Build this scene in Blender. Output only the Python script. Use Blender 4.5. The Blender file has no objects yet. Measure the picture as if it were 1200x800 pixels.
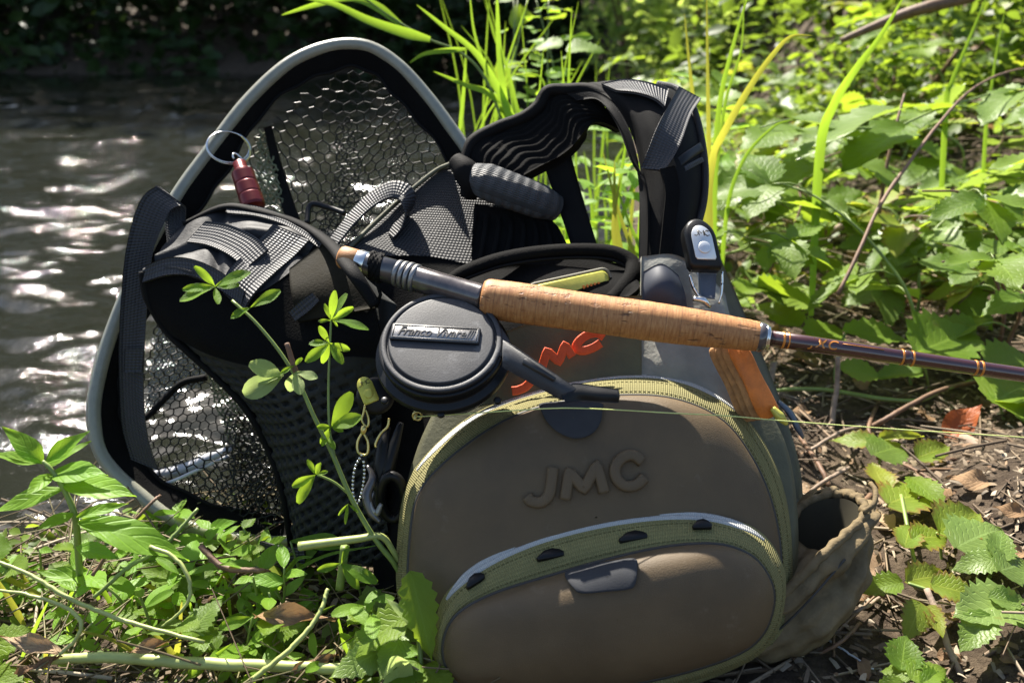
import bpy, math, random
import numpy as np
from mathutils import Vector, Matrix
random.seed(7); RNG = np.random.default_rng(7)
SC = bpy.context.scene; COL = SC.collection
R_ = math.radians
# ---------------------------------------------------------------- camera, world, sun, exposure
CAM = np.array([0.0, 0.0, 0.55]); PITCH = R_(20.0); FPX = 1000.0
cd = bpy.data.cameras.new('camera'); cam = bpy.data.objects.new('camera', cd); COL.objects.link(cam)
cam.location = CAM; cam.rotation_euler = (R_(90) - PITCH, 0, 0)
cd.lens = 30.0; cd.sensor_width = 36.0; cd.clip_start = 0.02; cd.clip_end = 500
cd.dof.use_dof = True; cd.dof.focus_distance = 0.82; cd.dof.aperture_fstop = 6.0
SC.camera = cam
SUN_EL, SUN_AZ = 52.0, -24.0                      # degrees; azimuth measured from +Y towards +X
w = bpy.data.worlds.new('World'); SC.world = w; w.use_nodes = True
nt = w.node_tree; bg = nt.nodes['Background']
sky = nt.nodes.new('ShaderNodeTexSky'); sky.sky_type = 'NISHITA'; sky.sun_disc = False
sky.air_density = 1.0; sky.dust_density = 1.5; sky.ozone_density = 0.7; sky.sun_elevation = R_(SUN_EL); sky.sun_rotation = R_(SUN_AZ)
nt.links.new(sky.outputs[0], bg.inputs[0]); bg.inputs[1].default_value = 0.078
ld = bpy.data.lights.new('sun', 'SUN'); ld.energy = 5.0; ld.angle = R_(0.5); ld.color = (1.0, 0.94, 0.84)
sun = bpy.data.objects.new('sun', ld); COL.objects.link(sun)
SUNV = Vector((math.sin(R_(SUN_AZ)) * math.cos(R_(SUN_EL)), math.cos(R_(SUN_AZ)) * math.cos(R_(SUN_EL)), math.sin(R_(SUN_EL))))
sun.rotation_euler = SUNV.to_track_quat('Z', 'Y').to_euler(); sun.location = (0, 0, 5)
SC.view_settings.view_transform = 'Standard'; SC.view_settings.look = 'None'
SC.view_settings.exposure = 1.68; SC.view_settings.gamma = 1.0
SC.render.engine = 'CYCLES'
SC.cycles.use_denoising = True; SC.cycles.max_bounces = 8; SC.cycles.transmission_bounces = 4
SC.cycles.sample_clamp_indirect = 6.0; SC.cycles.caustics_reflective = False; SC.cycles.caustics_refractive = False

# ---------------------------------------------------------------- measuring helpers
_F = np.array([0, math.cos(PITCH), -math.sin(PITCH)]); _U = np.array([0, math.sin(PITCH), math.cos(PITCH)]); _R = np.array([1.0, 0, 0])
def ray(px, py): return _F + _R * ((px - 600) / FPX) + _U * ((400 - py) / FPX)
def P(px, py, D): return CAM + ray(px, py) * D                       # a point D metres ahead
def PZ(px, py, z):
    d = ray(px, py); return CAM + d * ((z - CAM[2]) / d[2])
LEAN = R_(35); PN = np.array([0, -math.cos(LEAN), math.sin(LEAN)]); PUP = np.array([0, math.sin(LEAN), math.cos(LEAN)]); PB = np.array([0.08, 0.62, 0.0])
def FP(px, py, w=0.0):                                                # a point on the leaning front of the pack, w metres proud of it
    d = ray(px, py); t = ((PB + PN * w - CAM) @ PN) / (d @ PN); return CAM + d * t
def A(x): return np.asarray(x, float)
def catmull(pts, n, closed=False):
    pts = A(pts); m = len(pts)
    if m == 2 and not closed:
        t = np.linspace(0, 1, n)[:, None]; return pts[0] * (1 - t) + pts[1] * t
    if closed: idx = lambda i: i % m; segs = m; ts = np.arange(n) / n * segs
    else: idx = lambda i: min(max(i, 0), m - 1); segs = m - 1; ts = np.linspace(0, segs, n)
    out = []
    for t in ts:
        i = min(int(t), segs - 1); f = t - i
        p0, p1, p2, p3 = pts[idx(i - 1)], pts[idx(i)], pts[idx(i + 1)], pts[idx(i + 2)]
        if not closed:
            if i == 0: p0 = 2 * p1 - p2
            if i == m - 2: p3 = 2 * p2 - p1
        out.append(0.5 * (2 * p1 + (p2 - p0) * f + (2 * p0 - 5 * p1 + 4 * p2 - p3) * f * f + (3 * p1 - p0 - 3 * p2 + p3) * f ** 3))
    return np.array(out)
def nrm(v): v = A(v); return v / max(np.linalg.norm(v), 1e-12)
def nrows(v): return v / np.maximum(np.linalg.norm(v, axis=-1, keepdims=True), 1e-12)

# ---------------------------------------------------------------- object helpers
ORG = {}
def mesh_of(name, verts, faces, uv=None, smooth=True, mat=None):
    me = bpy.data.meshes.new(name)
    verts = A(verts)
    me.from_pydata(verts.tolist(), [], [tuple(int(i) for i in f) for f in faces])
    if uv is not None:
        l = me.uv_layers.new(name='UVMap'); uv = A(uv)
        vi = np.empty(len(me.loops), dtype=np.int32); me.loops.foreach_get('vertex_index', vi)
        l.data.foreach_set('uv', uv[vi].astype(np.float32).ravel())
    if smooth: me.polygons.foreach_set('use_smooth', np.ones(len(me.polygons), dtype=bool))
    if mat is not None: me.materials.append(mat)
    me.update(); return me
def mesh_np(name, verts, quads, mat, smooth=True):
    me = bpy.data.meshes.new(name); n = len(quads); k = quads.shape[1]
    me.vertices.add(len(verts)); me.vertices.foreach_set('co', verts.astype(np.float32).ravel())
    me.loops.add(n * k); me.loops.foreach_set('vertex_index', quads.astype(np.int32).ravel())
    me.polygons.add(n); me.polygons.foreach_set('loop_start', (np.arange(n) * k).astype(np.int32))
    me.polygons.foreach_set('use_smooth', np.full(n, smooth)); me.update(calc_edges=True); me.validate()
    me.materials.append(mat); return me
def tag(o, label=None, cat=None, group=None, kind=None):
    if label: o['label'] = label
    if cat: o['category'] = cat
    if group: o['group'] = group
    if kind: o['kind'] = kind
    return o
def thing(name, label, cat, loc, group=None):
    o = bpy.data.objects.new(name, None); COL.objects.link(o); o.location = tuple(loc); o.empty_display_size = 0.02
    ORG[o] = A(loc); return tag(o, label, cat, group)
def obj(name, verts, faces, *rest, smooth=True, label=None):
    rest = list(rest); uv = parent = mat = None                        # the rest in any order: uv array, material, parent object
    for r in rest:
        if isinstance(r, bpy.types.Material): mat = r
        elif isinstance(r, bpy.types.Object): parent = r
        elif r is not None: uv = r
    org = ORG.get(parent, np.zeros(3)) if parent else None
    verts = A(verts)
    if org is None: org = verts.mean(0); 
    me = mesh_of(name, verts - org, faces, uv, smooth, mat)
    o = bpy.data.objects.new(name, me); COL.objects.link(o)
    if parent: o.parent = parent; ORG[o] = org
    else: o.location = org; ORG[o] = org
    if label: o['label'] = label
    return o
def merge(*parts):
    V, F, UV = [], [], []; n = 0
    for p in parts:
        v, f = p[0], p[1]; u = p[2] if len(p) > 2 and p[2] is not None else np.zeros((len(v), 2))
        V.append(A(v)); UV.append(A(u)); F += [tuple(i + n for i in q) for q in f]; n += len(v)
    return np.vstack(V), F, np.vstack(UV)
# ---------------------------------------------------------------- shape helpers: each gives (verts, faces, uv)
def tube(pts, r, segs=8, n=None, caps=True, closed=False, flat=1.0, up=None, sq=1.0):
    pts = A(pts)
    if n: 
        if np.ndim(r): r = np.interp(np.linspace(0, 1, n), np.linspace(0, 1, len(r)), r)
        pts = catmull(pts, n, closed)
    m = len(pts); r = np.full(m, r) if np.ndim(r) == 0 else A(r)
    T = np.roll(pts, -1, 0) - np.roll(pts, 1, 0) if closed else np.gradient(pts, axis=0)
    T = nrows(T); V = []; UV = []
    nrm0 = A(up) if up is not None else (A([0, 0, 1]) if abs(T[0][2]) < .9 else A([1, 0, 0]))
    N = nrm(nrm0 - T[0] * (nrm0 @ T[0])); L = 0
    for i in range(m):
        N = nrm(N - T[i] * (N @ T[i])); B = np.cross(T[i], N)
        if i: L += np.linalg.norm(pts[i] - pts[i - 1])
        for k in range(segs):
            a = 2 * math.pi * k / segs; sa, ca = math.sin(a), math.cos(a); V.append(pts[i] + (N * math.copysign(abs(sa) ** sq, sa) * flat + B * math.copysign(abs(ca) ** sq, ca)) * r[i]); UV.append((L, k / segs))
    F = []
    for i in range(m if closed else m - 1):
        j = (i + 1) % m
        for k in range(segs):
            l = (k + 1) % segs; F.append((i * segs + k, i * segs + l, j * segs + l, j * segs + k))
    if caps and not closed: F.append(tuple(range(segs))[::-1]); F.append(tuple((m - 1) * segs + k for k in range(segs)))
    return A(V), F, A(UV)
def grid_faces(n, m, off=0, flip=False):
    F = []
    for i in range(n - 1):
        for j in range(m - 1):
            q = (off + i * m + j, off + i * m + j + 1, off + (i + 1) * m + j + 1, off + (i + 1) * m + j); F.append(q[::-1] if flip else q)
    return F
def normals(G):
    du = np.gradient(G, axis=0); dv = np.gradient(G, axis=1); return nrows(np.cross(du, dv))
def sheet(rows, nu=None, nv=None, thick=0.003, disp=None, px=True, proud=0.0, facing=True):
    """rows of (px,py,D) or xyz; smooth grid, thickened away from the camera"""
    G = A([[P(*c) if px else c for c in r] for r in rows]); nu = nu or len(rows) * 6; nv = nv or len(rows[0]) * 6
    G = np.stack([catmull(G[:, j], nu) for j in range(G.shape[1])], 1)
    G = np.stack([catmull(G[i], nv) for i in range(nu)], 0)
    N = normals(G); s = 1.0
    if facing: s = 1.0 if np.sum((CAM - G) * N) > 0 else -1.0
    N = N * s
    u = np.concatenate([[0], np.cumsum(np.linalg.norm(np.diff(G, axis=0), axis=2).mean(1))]); v = np.concatenate([[0], np.cumsum(np.linalg.norm(np.diff(G, axis=1), axis=2).mean(0))])
    UU, VV = np.meshgrid(u, v, indexing='ij')
    Fr = G + N * proud
    if disp is not None: Fr = Fr + N * disp(UU, VV, UU / u[-1], VV / v[-1])[..., None]
    Bk = G + N * (proud - thick)
    V = np.vstack([Fr.reshape(-1, 3), Bk.reshape(-1, 3)]); UV = np.stack([UU.ravel(), VV.ravel()], 1); UV = np.vstack([UV, UV])
    k = nu * nv; F = grid_faces(nu, nv, 0, s < 0) + grid_faces(nu, nv, k, s > 0)
    ring = [(i, 0) for i in range(nu)] + [(nu - 1, j) for j in range(1, nv)] + [(i, nv - 1) for i in range(nu - 2, -1, -1)] + [(0, j) for j in range(nv - 2, 0, -1)]
    ids = [i * nv + j for i, j in ring]
    for a, b in zip(ids, ids[1:] + ids[:1]): q = (a, b, b + k, a + k); F.append(q if s < 0 else q[::-1])
    return V, F, UV
def strap(left, right, thick=0.0022, n=40, nv=5, px=True, proud=0.0):
    m = max(len(left), len(right)); return sheet([[a, b] for a, b in zip(left, right)], n, nv, thick, px=px, proud=proud)
def band_path(pts, side, width, thick, n=40, px=True):
    C = A([P(*p) if px else p for p in pts]); C = catmull(C, n); S = catmull(A(side), n) if np.ndim(side) == 2 else np.tile(A(side), (n, 1))
    T = nrows(np.gradient(C, axis=0)); S = nrows(S - T * np.sum(S * T, 1, keepdims=True)); N = np.cross(T, S)
    prof = [(-.5, -.5), (-.42, -.5), (0, -.5), (.42, -.5), (.5, -.2), (.5, .2), (.42, .5), (0, .5), (-.42, .5), (-.5, .2)]; k = len(prof); V = []; UV = []; L = 0
    for i in range(n):
        if i: L += np.linalg.norm(C[i] - C[i - 1])
        for a, b in prof: V.append(C[i] + S[i] * a * width + N[i] * b * thick); UV.append((L, a * width))
    F = [(i * k + j, i * k + (j + 1) % k, (i + 1) * k + (j + 1) % k, (i + 1) * k + j) for i in range(n - 1) for j in range(k)]
    F += [tuple(range(k))[::-1], tuple((n - 1) * k + j for j in range(k))]
    return A(V), F, A(UV)
def loft(rings, closed=True, cap0=False, cap1=False):
    n = len(rings); m = len(rings[0]); V = np.vstack(rings); F = []
    per = np.concatenate([[0], np.cumsum(np.linalg.norm(np.diff(A(rings[0]), axis=0), axis=1))]); UV = []; L = 0
    for i in range(n):
        if i: L += np.linalg.norm(A(rings[i]) - A(rings[i - 1]), axis=1).mean()
        UV += [(per[j], L) for j in range(m)]
    for i in range(n - 1):
        for j in range(m if closed else m - 1):
            l = (j + 1) % m; F.append((i * m + j, i * m + l, (i + 1) * m + l, (i + 1) * m + j))
    if cap0: F.append(tuple(range(m))[::-1])
    if cap1: F.append(tuple((n - 1) * m + j for j in range(m)))
    return V, F, A(UV)
def frame_of(z, xhint=(1, 0, 0)):
    z = nrm(z); x = A(xhint); x = nrm(x - z * (x @ z)); return x, np.cross(z, x), z
def lathe(c, axis, prof, segs=32, xhint=(1, 0, 0), arc=None):
    x, y, z = frame_of(axis, xhint); V = []; n = len(prof); c = A(c); UV = []
    for r, h in prof:
        for k in range(segs):
            a = 2 * math.pi * k / segs; V.append(c + (x * math.cos(a) + y * math.sin(a)) * r + z * h); UV.append((k / segs, h))
    F = [(i * segs + k, i * segs + (k + 1) % segs, (i + 1) * segs + (k + 1) % segs, (i + 1) * segs + k) for i in range(n - 1) for k in range(segs)]
    if prof[0][0] > 1e-6: F.append(tuple(range(segs))[::-1])
    if prof[-1][0] > 1e-6: F.append(tuple((n - 1) * segs + k for k in range(segs)))
    return A(V), F, A(UV)
def plate(poly, n, thick, bev=0.0006, shrink=None):
    """a flat outline (3D points, in one plane) given depth along n, with a small bevel"""
    poly = A(poly); n = nrm(n); c = poly.mean(0); ins = poly + nrows(c - poly) * bev
    rings = [poly - n * thick, poly - n * 0.0, ] if bev == 0 else [poly - n * thick, poly - n * bev, ins]
    e = poly[1] - poly[0]; f = poly[2] - poly[1]
    V, F, UV = loft(rings, cap0=True, cap1=True)
    area = sum(np.cross(poly[i] - c, poly[(i + 1) % len(poly)] - c) for i in range(len(poly)))
    if area @ n < 0: F = [q[::-1] for q in F]
    return V, F, UV
def rrect(c, x, y, w, h, r, k=4):
    out = []; c = A(c)
    for sx, sy, a0 in ((1, 1, 0), (-1, 1, 90), (-1, -1, 180), (1, -1, 270)):
        for i in range(k + 1):
            a = R_(a0 + 90 * i / k); out.append(c + x * (sx * (w / 2 - r) + r * math.cos(a)) + y * (sy * (h / 2 - r) + r * math.sin(a)))
    return A(out)
def text_geo(s, size=1.0, extrude=0.02, bevel=0.0, offset=0.0, shear=0.0, spacing=1.0, res=4):
    cu = bpy.data.curves.new('lettering', 'FONT'); cu.body = s; cu.size = size; cu.extrude = extrude; cu.bevel_depth = bevel; cu.bevel_resolution = 2
    cu.offset = offset; cu.shear = shear; cu.space_character = spacing; cu.resolution_u = res; cu.align_x = 'CENTER'; cu.align_y = 'CENTER'
    o = bpy.data.objects.new('lettering', cu); COL.objects.link(o)
    me = bpy.data.meshes.new_from_object(o.evaluated_get(bpy.context.evaluated_depsgraph_get()))
    V = np.empty(len(me.vertices) * 3); me.vertices.foreach_get('co', V); V = V.reshape(-1, 3); F = [tuple(p.vertices) for p in me.polygons]
    bpy.data.objects.remove(o); bpy.data.curves.remove(cu); bpy.data.meshes.remove(me)
    return V, F
def text_on(s, c, x, y, z, size, depth=0.0005, **k):
    V, F = text_geo(s, size, depth, **k); return A(c) + V[:, :1] * A(x) + V[:, 1:2] * A(y) + V[:, 2:] * A(z), F, None

# ---------------------------------------------------------------- materials
class N_:
    def __init__(s, name):
        s.m = bpy.data.materials.new(name); s.m.use_nodes = True; s.t = s.m.node_tree; s.b = s.t.nodes['Principled BSDF']; s.out = s.t.nodes['Material Output']
    def n(s, typ, **k):
        d = s.t.nodes.new('ShaderNode' + typ)
        for a, v in k.items(): setattr(d, a, v)
        return d
    def l(s, a, b): s.t.links.new(a, b)
    def math(s, op, a, b=None, c=None):
        d = s.n('Math', operation=op)
        for i, v in enumerate((a, b, c)):
            if v is None: continue
            if isinstance(v, (int, float)): d.inputs[i].default_value = v
            else: s.l(v, d.inputs[i])
        return d.outputs[0]
    def noise(s, scale, detail=3, rough=.55, vec=None, out='Fac'):
        d = s.n('TexNoise'); d.inputs['Scale'].default_value = scale; d.inputs['Detail'].default_value = detail; d.inputs['Roughness'].default_value = rough
        if vec is not None: s.l(vec, d.inputs['Vector'])
        return d.outputs[out]
    def coord(s, o='Object'): return s.n('TexCoord').outputs[o]
    def ramp(s, fac, stops):
        d = s.n('ValToRGB'); e = d.color_ramp.elements
        while len(e) < len(stops): e.new(0.5)
        for i, (p, c) in enumerate(stops): e[i].position = p; e[i].color = (*c, 1) if len(c) == 3 else c
        s.l(fac, d.inputs[0]); return d.outputs[0]
    def mix(s, fac, a, b, mode='MIX'):
        d = s.n('Mix', data_type='RGBA', blend_type=mode)
        for i, v in ((0, fac), (6, a), (7, b)):
            if isinstance(v, (int, float)): d.inputs[i].default_value = v
            elif isinstance(v, tuple): d.inputs[i].default_value = (*v, 1)
            else: s.l(v, d.inputs[i])
        return d.outputs[2]
    def bump(s, h, dist=0.001, strength=1.0, prev=None):
        d = s.n('Bump'); d.inputs['Distance'].default_value = dist; d.inputs['Strength'].default_value = strength; s.l(h, d.inputs['Height'])
        if prev is not None: s.l(prev, d.inputs['Normal'])
        return d.outputs[0]
    def sin(s, x, pitch): return s.math('SINE', s.math('MULTIPLY', x, 2 * math.pi / pitch))
def mat(name, col, rough=.6, metal=0.0, var=.15, vs=40, bump=0.0, bs=400, spec=.5, coat=0.0, sheen=0.0, weave=None, dust=None):
    k = N_(name); b = k.b; co = k.coord()
    f = k.noise(vs, 4, .6, co)
    lo = tuple(c * (1 - var) for c in col); hi = tuple(min(1, c * (1 + var)) for c in col)
    c = k.ramp(f, [(.3, lo), (.7, hi)])
    nb = None
    if weave:
        pu, pv, kind = weave; uv = k.n('SeparateXYZ'); k.l(k.n('UVMap').outputs[0], uv.inputs[0]); u, v = uv.outputs[0], uv.outputs[1]
        if kind == 'rib': h = k.math('ADD', k.math('MULTIPLY', k.sin(u, pu), .6), k.math('MULTIPLY', k.sin(v, pv), .4))
        elif kind == 'plain': h = k.math('MULTIPLY', k.sin(u, pu), k.sin(v, pv))
        elif kind == 'hole':
            h = k.math('ADD', k.math('MULTIPLY', k.sin(u, pu), k.sin(v, pv)), 0.0)
            hole = k.math('GREATER_THAN', k.math('ABSOLUTE', h), .42); c = k.mix(hole, c, tuple(x * .12 for x in col)); h = k.math('MULTIPLY', k.math('ABSOLUTE', h), -1.0)
        elif kind == 'line': h = k.sin(v, pv)
        nb = k.bump(h, min(pu, pv) * .28, .7)
        if kind in ('rib', 'plain', 'line'): c = k.mix(k.math('MULTIPLY_ADD', h, .5, .5), tuple(x * .72 for x in col), c)
    if dust: 
        d = k.ramp(k.noise(dust[1], 6, .7, co), [(dust[2], (0, 0, 0)), (min(1, dust[2] + .14), (1, 1, 1))]); c = k.mix(k.math('MULTIPLY', d, dust[3]), c, dust[0])
    k.l(c, b.inputs['Base Color'])
    if bump: nb = k.bump(k.noise(bs, 4, .6, co), bump, 1.0, nb)
    if nb is not None: k.l(nb, b.inputs['Normal'])
    k.l(k.math('MULTIPLY_ADD', f, .2, rough - .1), b.inputs['Roughness'])
    b.inputs['Metallic'].default_value = metal; b.inputs['Specular IOR Level'].default_value = spec; b.inputs['Coat Weight'].default_value = coat; b.inputs['Sheen Weight'].default_value = sheen
    return k.m
def leaf_mat(name, cols, trans, veins=9, tf=.45, rough=.42, edge=None, stuff=False, spots=True, vein_bump=.0006):
    k = N_(name); b = k.b
    rnd = k.n('NewGeometry').outputs['Random Per Island'] if stuff else k.n('ObjectInfo').outputs['Random']
    c = k.ramp(rnd, [(i / (len(cols) - 1), x) for i, x in enumerate(cols)])
    t = k.mix(.75, c, trans, 'MIX')
    co = k.coord()
    if not stuff:
        uv = k.n('SeparateXYZ'); k.l(k.n('UVMap').outputs[0], uv.inputs[0]); u, v = uv.outputs[0], uv.outputs[1]
        side = k.math('ABSOLUTE', k.math('SUBTRACT', u, .5))
        h = k.sin(k.math('SUBTRACT', v, k.math('MULTIPLY', side, .75)), 1.0 / veins)
        vein = k.math('MULTIPLY', k.math('POWER', k.math('MULTIPLY_ADD', h, .5, .5), 9.0), .55)
        rib = k.math('LESS_THAN', side, .022); vein = k.math('MAXIMUM', vein, rib)
        c = k.mix(k.math('MULTIPLY', vein, .35), c, tuple(min(1, x * 1.9 + .03) for x in cols[len(cols) // 2]))
        t = k.mix(k.math('MULTIPLY', vein, .4), t, tuple(x * .55 for x in trans))
        k.l(k.bump(k.math('MULTIPLY_ADD', vein, -1.0, k.math('MULTIPLY', k.noise(18, 2, .5, co), .6)), vein_bump, 1.0), b.inputs['Normal'])
        if spots:
            sp = k.ramp(k.noise(5.5, 5, .65, co), [(.60, (0, 0, 0)), (.72, (1, 1, 1))]); c = k.mix(k.math('MULTIPLY', sp, .4), c, (.16, .12, .03)); t = k.mix(k.math('MULTIPLY', sp, .4), t, (.3, .2, .03))
        if edge is not None:
            e = k.ramp(k.math('ADD', side, k.math('MULTIPLY', k.noise(3, 3, .5, co), .3)), [(.5, (0, 0, 0)), (.66, (1, 1, 1))]); c = k.mix(e, c, edge); t = k.mix(e, t, edge)
    k.l(c, b.inputs['Base Color']); b.inputs['Roughness'].default_value = rough + .06; b.inputs['Specular IOR Level'].default_value = .24
    tr = k.n('BsdfTranslucent'); k.l(t, tr.inputs['Color'])
    mx = k.n('MixShader'); mx.inputs[0].default_value = tf; k.l(b.outputs[0], mx.inputs[1]); k.l(tr.outputs[0], mx.inputs[2]); k.l(mx.outputs[0], k.out.inputs[0])
    return k.m
def island_mat(name, cols, rough=.8, metal=0):
    k = N_(name); c = k.ramp(k.n('NewGeometry').outputs['Random Per Island'], [(i / (len(cols) - 1), x) for i, x in enumerate(cols)])
    c = k.mix(k.math('MULTIPLY', k.noise(300, 4, .7, k.coord()), .6), c, (.02, .014, .01)); k.l(c, k.b.inputs['Base Color']); k.b.inputs['Roughness'].default_value = rough; k.b.inputs['Specular IOR Level'].default_value = .25
    return k.m

M = {}
M['black'] = mat('black_nylon', (.0050, .0047, .0045), .7, spec=.10, bump=.0004, bs=900, vs=25, var=.3)
M['black_soft'] = mat('black_padding', (.0040, .0038, .0036), .85, bump=.0006, bs=500, var=.3, spec=.08)
M['grey_face'] = mat('charcoal_coated_nylon', (.0115, .0113, .012), .62, bump=.0007, bs=120, var=.25, spec=.28, dust=((.05, .046, .042), 30, .62, .3))
M['web'] = mat('charcoal_webbing', (.024, .024, .026), .55, var=.2, weave=(.0032, .0040, 'rib'), spec=.4, dust=((.14, .13, .11), 45, .66, .3))
M['meshfab'] = mat('airmesh_fabric', (.026, .026, .027), .6, weave=(.0068, .0068, 'hole'), var=.2, spec=.35)
M['bluepad'] = mat('pale_spacer_mesh', (.055, .059, .063), .6, weave=(.011, .018, 'rib'), var=.25)
M['eva'] = mat('moulded_brown_foam', (.098, .067, .034), .57, var=.2, vs=13, bump=.0004, bs=1100, spec=.32, dust=((.24, .20, .14), 30, .61, .30))
M['band'] = mat('olive_grosgrain', (.205, .185, .075), .75, spec=.2, weave=(.0022, .0022, 'rib'), var=.15, dust=((.24, .22, .13), 40, .66, .25))
M['pipe'] = mat('dark_piping', (.025, .023, .018), .6)
M['olive'] = mat('olive_nylon', (.070, .068, .034), .65, bump=.0005, bs=250, var=.2)
M['pouch'] = mat('khaki_ripstop', (.135, .100, .052), .75, bump=.0022, bs=100, var=.28, spec=.2, dust=((.26, .22, .16), 26, .62, .35))
M['slotpad'] = mat('dark_slotted_foam', (.017, .0178, .0160), .65, spec=.2, var=.25, bump=.0004, bs=600)
M['shade_liner'] = mat('shaded_pocket_interior', (.034, .030, .019), .8, spec=.2)  # shade inside the side pocket, put into a darker cloth colour
M['greyflap'] = mat('silver_grey_nylon', (.19, .185, .155), .6, bump=.0014, bs=80, var=.18)
M['olivelit'] = mat('brown_olive_nylon', (.014, .0115, .006), .8, var=.2, spec=.12, bump=.0005, bs=400)
M['zip'] = mat('silver_coil_zip', (.40, .40, .38), .38, weave=(.0017, .0050, 'rib'), var=.1, spec=.7)
M['tab'] = mat('slate_rubber_tab', (.040, .041, .044), .75, spec=.08, var=.12, bump=.0002, bs=700)
M['plastic'] = mat('black_plastic', (.005, .005, .0052), .42, spec=.25, bump=.0001, bs=1200)
M['orange'] = mat('orange_embroidery', (.75, .085, .012), .6, var=.2, bump=.0006, bs=600)
M['cream'] = mat('khaki_liner', (.19, .175, .13), .7)
M['navy'] = mat('navy_lining', (.018, .022, .034), .6)
# net
M['hoop'] = mat('brushed_grey_alloy', (.20, .20, .155), .36, .0, spec=.6, var=.12, vs=60, bump=.0002, bs=300, dust=((.2, .21, .14), 30, .6, .4))
M['rubbernet'] = mat('black_rubber_net', (.009, .0095, .008), .45, spec=.22)
M['olivenet'] = mat('olive_fine_net', (.10, .11, .05), .5, var=.3)  # fine net strands in a yellowish olive tone
M['greynet'] = mat('silver_fine_net', (.16, .17, .16), .35, spec=.7, var=.3)
M['whiterim'] = mat('clear_white_tubing', (.42, .42, .44), .3, spec=.6)
M['red'] = mat('red_anodised_metal', (.12, .004, .005), .38, .45, var=.15, spec=.6)
M['steel'] = mat('bright_steel', (.62, .62, .60), .22, 1.0, var=.1)
M['brass'] = mat('dull_brass', (.55, .46, .18), .3, .9, var=.15)
# rod and reel
k = N_('flamed_cork'); co = k.coord(); uv = k.n('SeparateXYZ'); k.l(k.n('UVMap').outputs[0], uv.inputs[0])
rings = k.noise(1.0, 2, .5, None); 
mp = k.n('Mapping'); k.l(k.n('UVMap').outputs[0], mp.inputs[0]); mp.inputs['Scale'].default_value = (420, 9, 1)
st = k.noise(1.0, 4, .65, mp.outputs[0])
c = k.ramp(st, [(.30, (.25, .095, .026)), (.5, (.40, .18, .055)), (.72, (.54, .285, .105))])
mp2 = k.n('Mapping'); k.l(k.n('UVMap').outputs[0], mp2.inputs[0]); mp2.inputs['Scale'].default_value = (70, 22, 1)
pits = k.ramp(k.noise(1.0, 3, .6, mp2.outputs[0]), [(.58, (0, 0, 0)), (.66, (1, 1, 1))]); big = k.ramp(k.noise(22, 4, .6, co), [(.44, (0, 0, 0)), (.62, (1, 1, 1))])
pm = k.math('MULTIPLY', pits, big); c = k.mix(k.math('MULTIPLY', pm, .9), c, (.05, .022, .010)); c = k.mix(k.math('MULTIPLY', k.noise(14, 3, .6, co), .5), c, (.28, .10, .026)); k.l(c, k.b.inputs['Base Color'])
seam = k.math('PINGPONG', k.math('MULTIPLY', uv.outputs[0], 1.0), .0065); seam = k.math('LESS_THAN', seam, .00025)
c = k.mix(k.math('MULTIPLY', seam, .55), c, (.10, .045, .018)); k.l(c, k.b.inputs['Base Color'])
k.l(k.bump(k.math('MULTIPLY_ADD', pm, -1.2, k.math('MULTIPLY', st, .3)), .0006), k.b.inputs['Normal']); k.b.inputs['Roughness'].default_value = .6; M['cork'] = k.m
M['maroon'] = mat('maroon_gloss_blank', (.045, .010, .007), .22, var=.25, coat=.8, spec=.6)
M['gold'] = mat('gold_thread', (.55, .20, .03), .4, .2, var=.2)
M['gunmetal'] = mat('gunmetal_seat', (.10, .095, .095), .3, .7, var=.2)
M['darkseat'] = mat('burl_seat', (.060, .050, .048), .2, coat=.6, var=.35, vs=90)
M['reel'] = mat('worn_black_anodised', (.006, .006, .0062), .42, .0, var=.25, vs=50, spec=.28, bump=.0001, bs=500, dust=((.11, .11, .11), 28, .6, .4))
M['lid'] = mat('scuffed_slate_lid', (.025, .0255, .028), .52, .0, var=.25, vs=30, bump=.00014, bs=700, spec=.4, dust=((.20, .20, .20), 24, .58, .5))
M['nickel'] = mat('nickel_plate', (.22, .215, .21), .36, .7, var=.15, bump=.0002, bs=600)
M['ink'] = mat('black_enamel', (.008, .008, .009), .4)
M['line'] = mat('pale_yellow_line', (.55, .60, .20), .4)
M['leather'] = mat('orange_leather', (.62, .17, .020), .55, var=.25, vs=60, bump=.0007, bs=350, dust=((.15, .04, .01), 60, .62, .5))
M['leather_edge'] = mat('raw_leather_edge', (.34, .17, .06), .8, var=.35, vs=120)
M['yellow'] = mat('yellow_painted_metal', (.50, .46, .08), .4, .3, var=.15, bump=.0002, bs=300)
M['silverplate'] = mat('silver_plate', (.60, .61, .60), .32, .5, var=.1)
M['flybox'] = mat('green_clear_plastic', (.26, .30, .05), .25, spec=.6, var=.25)
M['bluegrey'] = mat('blue_grey_plastic', (.06, .08, .11), .4)
M['greyolive'] = mat('grey_olive_nylon', (.075, .078, .055), .7, bump=.0009, bs=160, var=.25, spec=.2, dust=((.15, .14, .10), 30, .6, .3))
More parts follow.
